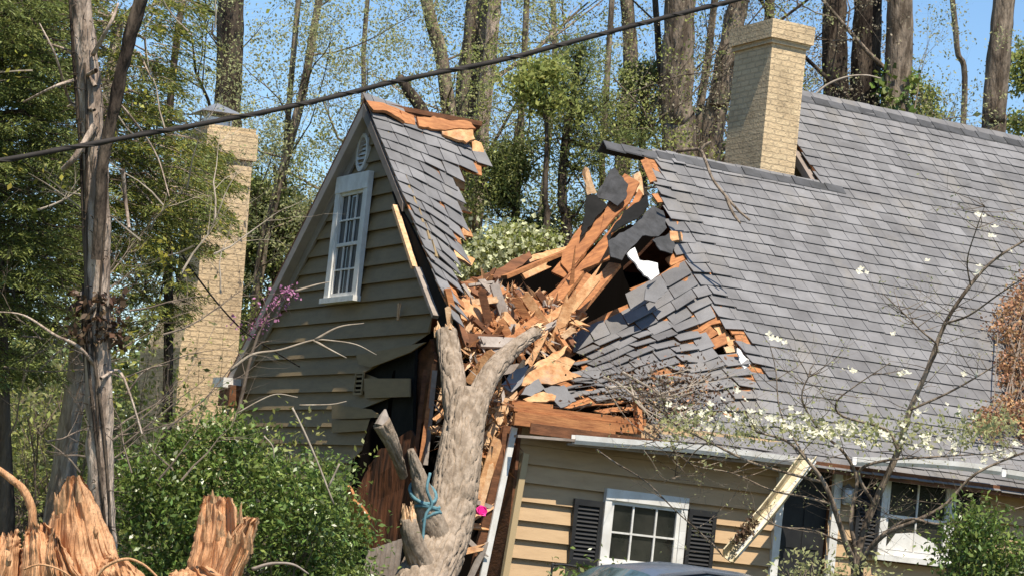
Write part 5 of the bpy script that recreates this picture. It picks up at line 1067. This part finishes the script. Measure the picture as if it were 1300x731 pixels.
for pts, r0_, r1_ in boughs:
    dz_ = rnd.uniform(-.9, .5); q_ = smoothpath([at(u, v, D0+dz_*min(1, i/3)) for i, (u, v) in enumerate(pts)], 4); mb.tube(q_, np.linspace(r0_, r1_, len(q_)), 7, rough=.1, cap=False); Q += [(np.array(p), r1_) for p in q_[8:]]
for k in range(210):
    p, r = Q[rnd.randrange(len(Q))]; a = rnd.uniform(0, 6.28); limbs(mb, p, (math.cos(a), .5*math.sin(a), rnd.uniform(-.2, .7)), rnd.uniform(.25, .75), .006, 2, tips, rnd, spread=.7, maxl=3)
mb.build('trunk', M['bark'], dg, smooth=True)
def dogblossoms(name, spots, dep, parent, s=.041):
    V = []; F = []
    for (u, v) in spots:
        c = at(u, v, dep+rnd.uniform(-.7, .7)); n_ = np.array((rnd.gauss(-.2, .5), -.6+rnd.gauss(0, .4), rnd.gauss(.7, .4))); n_ /= np.linalg.norm(n_); a = np.cross(n_, (rnd.gauss(0, 1), rnd.gauss(0, 1), 1)); a /= np.linalg.norm(a); b = np.cross(n_, a); sz = s*rnd.uniform(.65, 1.15); ph = rnd.uniform(0, 1.5)
        for q_ in range(4):
            t = ph+q_*math.pi/2; d_ = math.cos(t)*a+math.sin(t)*b; w_ = -math.sin(t)*a+math.cos(t)*b; o = len(V)
            V += [c, c+d_*sz*.55+w_*sz*.42+n_*sz*.1, c+d_*sz+w_*sz*.22+n_*sz*.28, c+d_*sz-w_*sz*.22+n_*sz*.28, c+d_*sz*.55-w_*sz*.42+n_*sz*.1]; F.append((o, o+1, o+2, o+3, o+4))
    me = MB(); me.add(V, F); return me.build(name, M['petal'], parent)
spots = []
for (u, v, su, sv, n) in [(878,522,22,8,26),(915,528,25,9,18),(960,528,20,9,26),(1000,540,22,8,34),(1040,548,25,8,40),(1075,548,20,10,34),(1100,560,20,8,24),(1140,555,20,8,20),(1180,560,20,9,26),(1215,565,18,10,24),(1250,575,18,9,20),(1285,572,10,8,12),(1068,462,5,4,2),(1095,345,6,3,4),(1135,420,4,3,3),(1178,335,8,4,5),(1245,275,10,6,5),(1262,295,6,4,4),(1240,345,6,5,4),(1150,475,8,5,4),(1240,475,6,4,3),(990,430,8,4,4),(975,420,5,3,2),(1080,470,12,5,3),(1160,505,30,20,8),(1220,500,30,25,8),(950,500,20,8,5),(1010,520,25,8,10),(905,545,20,8,10),(1290,320,8,12,4)]:
    for _ in range(n): (rnd.random() < .62) and spots.append((rnd.gauss(u, su*.7), rnd.gauss(v, sv*.8)))
dogblossoms('blossoms', spots, 26.8, dg)
T_ = np.array(tips); leafmesh('buds', T_[rng.integers(0, len(T_), 1500)]+rng.normal(size=(1500, 3))*.025, .035, M['bud'], dg, aspect=.4)
P = np.concatenate([at(rnd.uniform(840, 1290), rnd.gauss(545, 10), 26.9+rnd.uniform(-.5, .5))+rng.normal(size=(8, 3))*.06 for _ in range(230)]); leafmesh('new_leaves', P, .06, M['bud'], dg, aspect=.45)
# brown dead foliage at right edge of the roof
db_ = thing('dead_branch', 'mass of rust-brown dead foliage lying on the roof at the right edge', 'branch', at(1290, 480, 32)); mb = MB(); tips = []; C = []
poly = [(1310,350),(1290,372),(1268,385),(1262,410),(1280,440),(1272,470),(1278,500),(1262,520),(1240,530),(1232,545),(1260,556),(1310,560)]
while len(C) < 90:
    u, v = rnd.uniform(1232, 1320), rnd.uniform(356, 556)
    if u < 1310 and not inpoly((u, v), poly): continue
    d_ = onp(u, v, (0, -SL, 1), G0+.30); dist = (d_-CAM)@_f; C.append(at(u, v, dist-rnd.uniform(.15, .5)))
C = np.array(C); leafmesh('dead_foliage', C[rng.integers(0, len(C), 6500)]+rng.normal(size=(6500, 3))*(.075, .1, .075), .045, M['deadl'], db_, aspect=.8)
for i in range(0, 90, 2): mb.tube([C[i], (C[i]+C[(i*7) % 90])/2+np.array((0, 0, .05)), C[(i*7) % 90]], [.012, .010, .005], 4, cap=False)
mb.build('stems', M['twig'], db_)
# leaf litter / twigs where the fan meets the eave
nest = thing('broken_twigs', 'tangle of broken twigs caught along the crushed eave', 'branch', aty(850, 520, -.1)); mb = MB(); tips = []
for k in range(34):
    p = aty(rnd.gauss(835, 28), rnd.gauss(520, 16), rnd.uniform(-.35, .35)); a = rnd.uniform(0, 6.28); limbs(mb, p, (math.cos(a), .2*math.sin(a)-.1, rnd.uniform(-.5, .5)), rnd.uniform(.3, .9), .010, 2, tips, rnd, spread=.6, maxl=3)
for pts in [[(766,478),(790,490),(812,510),(824,530)], [(790,472),(815,486),(846,506),(868,520)], [(768,492),(800,492),(812,512)], [(800,488),(812,515),(860,556),(870,585)]]:
    q_ = smoothpath([aty(u, v, -.15+.4*max(0, (520-v)/50)) for u, v in pts], 4); mb.tube(q_, np.linspace(.016, .006, len(q_)), 6, cap=False)
mb.build('stems', M['twigl'], nest)
P = []
for k in range(1500):
    u, v = rnd.gauss(850, 40), rnd.gauss(500, 22); 
    if v > 560: continue
    y_ = onp(u, v, (0, -SL, 1), G0+.30)[1]; P.append(aty(u, v, min(.9, max(-.4, y_-.25))))
leafmesh('litter', np.array(P), .05, [M['litter'], M['deadl']], nest, aspect=.5)
# twig with broken end lying over the ridge
stemthing('ridge_branch', 'forked broken branch hanging over the ridge left of the chimney', [[(858,192,33.2),(878,190,33.2),(889,191,33.1),(896,205,32.9),(905,228,32.7),(922,250,32.5),(938,268,32.4),(952,280,32.3)], [(889,191,33.1),(896,184,33.1),(903,180,33.1)], [(922,250,32.5),(930,270,32.4),(940,284,32.3)]], .026, .014, 'bark')
stemthing('ridge_vine', 'thin dark vine curving over the upper ridge by the three trunks', [[(1030,125,40),(1050,108,40),(1075,98,40),(1100,96,40),(1118,100,40)]], .02, .012, 'twigl')

# ------------------------------------------------------------------ overhead wires
def wire(name, lab, pts, r, m='cable', n=10): 
    mb = MB(); q_ = smoothpath([at(*p) for p in pts], 10); mb.tube(q_, r, n, rough=.12 if r > .02 else 0); return tag(mb.build(name, M[m], smooth=True), lab, 'cable')
wl_ = [(-80,214),(0,203),(160,176),(318,146),(420,123),(510,103),(630,78),(720,54),(800,35),(870,16),(950,-5),(1060,-36)]
wire('overhead_cable', 'thick dark overhead cable crossing the sky above the gable', [(u, v+1.2*math.sin(i_*2.1), 19+3*u/1300) for i_, (u, v) in enumerate(wl_)], .020)
tw = MB(); W_ = np.array(smoothpath([at(u, v+1.2*math.sin(i_*2.1), 19+3*u/1300) for i_, (u, v) in enumerate(wl_)], 60))
k_ = np.arange(len(W_)); tw.tube(W_+np.stack([0*k_, .021*np.cos(k_*.16), .021*np.sin(k_*.16)], 1), .006, 6, cap=False)
o_ = tw.build('lashing_wire', M['cable'], bpy.data.objects['overhead_cable'], smooth=True)
wire('service_wire', 'thin black wire dropping from the hemlock to the gable wall', [(232,325,26.5),(255,358,27.5),(285,395,29),(310,420,30.5),(342,442,32),(380,465,34)], .010)

# ------------------------------------------------------------------ hanging gutter, lantern, post
hg = thing('fallen_gutter', 'detached cream gutter hanging diagonally from the eave by the door', 'gutter', aty(975, 640, -.6))
a = aty(1028, 578, -.5); b = aty(925, 706, -.75); mb = MB(); gutter_path(mb, smoothpath([a, (a+b)/2+np.array((.02, 0, -.02)), b], 5), .085, (-.5, -.8, .3)); mb.build('channel', M['gutterold'], hg)
mb = MB(); a2 = aty(1034, 584, -.56); b2 = aty(936, 704, -.80); mb.bar(a2, b2, .05, .03, (0, -1, 0)); mb.build('lip', M['white'], hg)
P = np.array([lerp(aty(958, 660, -.72), aty(935, 688, -.78), rnd.random())+rng.normal(size=3)*.035 for _ in range(260)]); leafmesh('leaf_sludge', P, .05, M['litter'], hg, aspect=.5)
ln = thing('wall_lantern', 'small silver lantern on the wall beside the dogwood stems', 'lamp', aty(1076, 628, -.12)); c = aty(1076, 628, -.14); mb = MB()
mb.tube([c+np.array((0, 0, .14)), c+np.array((0, 0, .10)), c+np.array((0, 0, .08)), c+np.array((0, 0, .075))], [.01, .05, .085, .085], 12); mb.tube([c-np.array((0, 0, .12)), c-np.array((0, 0, .10))], [.04, .06], 12); mb.bar(c+np.array((0, .1, .02)), c+np.array((0, .0, .12)), .02, .02)
for q_ in range(4): t = q_*math.pi/2+.4; mb.bar(c+np.array((.06*math.cos(t), .06*math.sin(t), -.1)), c+np.array((.08*math.cos(t), .08*math.sin(t), .08)), .01, .01)
mb.build('lantern_frame', M['metal'], ln); mb = MB(); mb.tube([c+np.array((0, 0, -.09)), c+np.array((0, 0, .07))], [.05, .07], 12); mb.build('lantern_glass', M['lampg'], ln, smooth=True)
# black chair back
cr = thing('metal_chair', 'black rounded metal chair back beneath the shutter', 'chair', aty(716, 800, -.7)); mb = MB(); c = aty(718, 720, -.7); w_ = .17
U = lambda x_, z_: np.array((c[0]+x_, c[1], z_))
zt_ = float(c[2])+.02
mb.tube(smoothpath([U(-w_, .45), U(-w_, zt_-.08), U(-w_*.75, zt_), U(w_*.75, zt_), U(w_, zt_-.08), U(w_, .45)], 6), .014, 8); mb.build('backrest', M['black'], cr, smooth=True)
mb = MB(); mb.box((c[0]-w_, c[1]-.4, .42), (c[0]+w_, c[1], .46)); mb.build('seat', M['black'], cr)
for sx in (-1, 1):
    for dy in (0, -.38): mb = MB(); mb.tube([U(sx*w_*.95, .43)+np.array((0, dy, 0)), U(sx*w_, 0.0)+np.array((0, dy, 0))], .013, 7); mb.build('leg', M['black'], cr)

# ------------------------------------------------------------------ cars (only the roofs reach into the frame)
def car(lab, loc, rz, paint):
    L, Wd = 4.4, 1.75; root = thing('parked_car', lab, 'car', (0, 0, 0), None)
    prof = [(-2.2, .35), (-2.2, .75), (-2.0, .86), (-1.25, .95), (-.65, 1.36), (-.1, 1.44), (.6, 1.42), (1.25, 1.28), (1.85, .98), (2.15, .9), (2.2, .6), (2.15, .35)]
    ys = np.linspace(-1, 1, 13); mb = MB(); V = []
    for t in ys:
        for (x_, z_) in prof:
            up_ = max(0, z_-.9); w_ = Wd/2*(1-.28*up_/.5) ; V.append((x_*(1-.03*abs(t)**3), t*w_, z_-(.07*abs(t)**3)*(1 if z_ > .8 else 0)))
    n = len(prof); F = [(i*n+j, i*n+(j+1) % n, (i+1)*n+(j+1) % n, (i+1)*n+j) for i in range(12) for j in range(n)]+[tuple(range(n)), tuple(range(12*n, 13*n))[::-1]]
    mb.add(V, F); bo = mb.build('body', paint, root, smooth=True)
    for (i0, nm) in ((3, 'windscreen'), (7, 'rear_window')):
        mb = MB(); P_ = []
        for t in np.linspace(-.82, .82, 9):
            for j in (i0, i0+1):
                x_, z_ = prof[j]; up_ = max(0, z_-.9); w_ = Wd/2*(1-.28*up_/.5); x2, z2 = prof[i0+1 if j == i0 else i0]; f_ = .1; x_, z_ = lerp(x_, x2, f_), lerp(z_, z2, f_); P_.append((x_, t*w_, z_-.07*abs(t)**3+.012))
        mb.add(P_, [(2*i, 2*i+1, 2*i+3, 2*i+2) for i in range(8)]); mb.build(nm, M['carglass'], root, smooth=True)
    for s_ in (-1, 1):
        mb = MB(); pts = [(-1.05, .97), (-.6, 1.28), (-.1, 1.35), (.55, 1.33), (1.1, 1.2), (1.45, .97)]
        mb.prism([(x_, s_*(Wd/2*(1-.28*max(0, z_-.9)/.5)+.012), z_) for x_, z_ in pts], (0, -s_*.01, 0)); mb.build('side_window', M['carglass'], root)
        for x_ in (-1.4, 1.35):
            mb = MB(); mb.tube([(x_, s_*.72, .32), (x_, s_*.9, .32)], .32, 24); wo_ = mb.build('wheel', M['rubber'], root, smooth=False); mb = MB(); mb.tube([(x_, s_*.895, .32), (x_, s_*.91, .32)], .19, 16); mb.build('rim', M['metal'], wo_)
        mb = MB(); mb.tube([(-2.19, s_*.6, .68), (-2.23, s_*.6, .68)], [.1, .08], 12); mb.build('headlight', M['lampg'], root)
    root.location = loc; root.rotation_euler = (0, 0, rz); return root
c = at(862, 712, 25.5); car('blue-grey car whose roof shows below the shuttered window', (float(c[0]), float(c[1]), float(c[2])-1.46), .1, M['carpaint'])
c = at(1262, 716, 24.5); car('dark navy car behind the right-hand shrub', (float(c[0])-.6, float(c[1])+.8, 0), .15, M['carblue'])

# unseen trees added beyond both frame edges to block sky light from shaded walls
for k, (x_, y_, h_) in enumerate([(-10.8, 3.5, 15), (-11.6, 10.5, 17), (-13.8, -3.5, 13), (9.5, -12.0, 8), (14.0, -11.0, 8.5), (4.5, -15.5, 8.5)]):
    r_ = thing('added_blocker_tree', ['unseen bushy tree added left of the gable to block sky light', 'tall unseen tree added beyond the left chimney to block sky light', 'unseen bushy tree added beside the stump to block sky light', 'unseen round tree added on the right to block sky light', 'unseen round tree added farthest right to block sky light', 'unseen round tree added near the viewer to block sky light'][k], 'tree', (x_, y_, 0)); m_ = MB()
    m_.tube([(x_, y_, -.1), (x_+.1, y_, h_*.4), (x_, y_+.1, h_*.85)], [.25, .18, .05], 12, rough=.1); m_.build('trunk', M['bark'], r_, smooth=True)
    C_ = rng.normal(size=(150, 3)); C_ /= np.linalg.norm(C_, axis=1, keepdims=True); C_ *= rng.uniform(.5, 1, (150, 1))*np.array((2.3 if k > 2 else 3.4, 2.6 if k > 2 else 4.2, h_*.42)); C_ += (x_, y_, h_*.58)
    P_ = C_[rng.integers(0, 150, 8000)]+rng.normal(size=(8000, 3))*.4; leafmesh('crown', P_, .2 if k > 2 else .34, M['hemlock'], r_, aspect=.6)
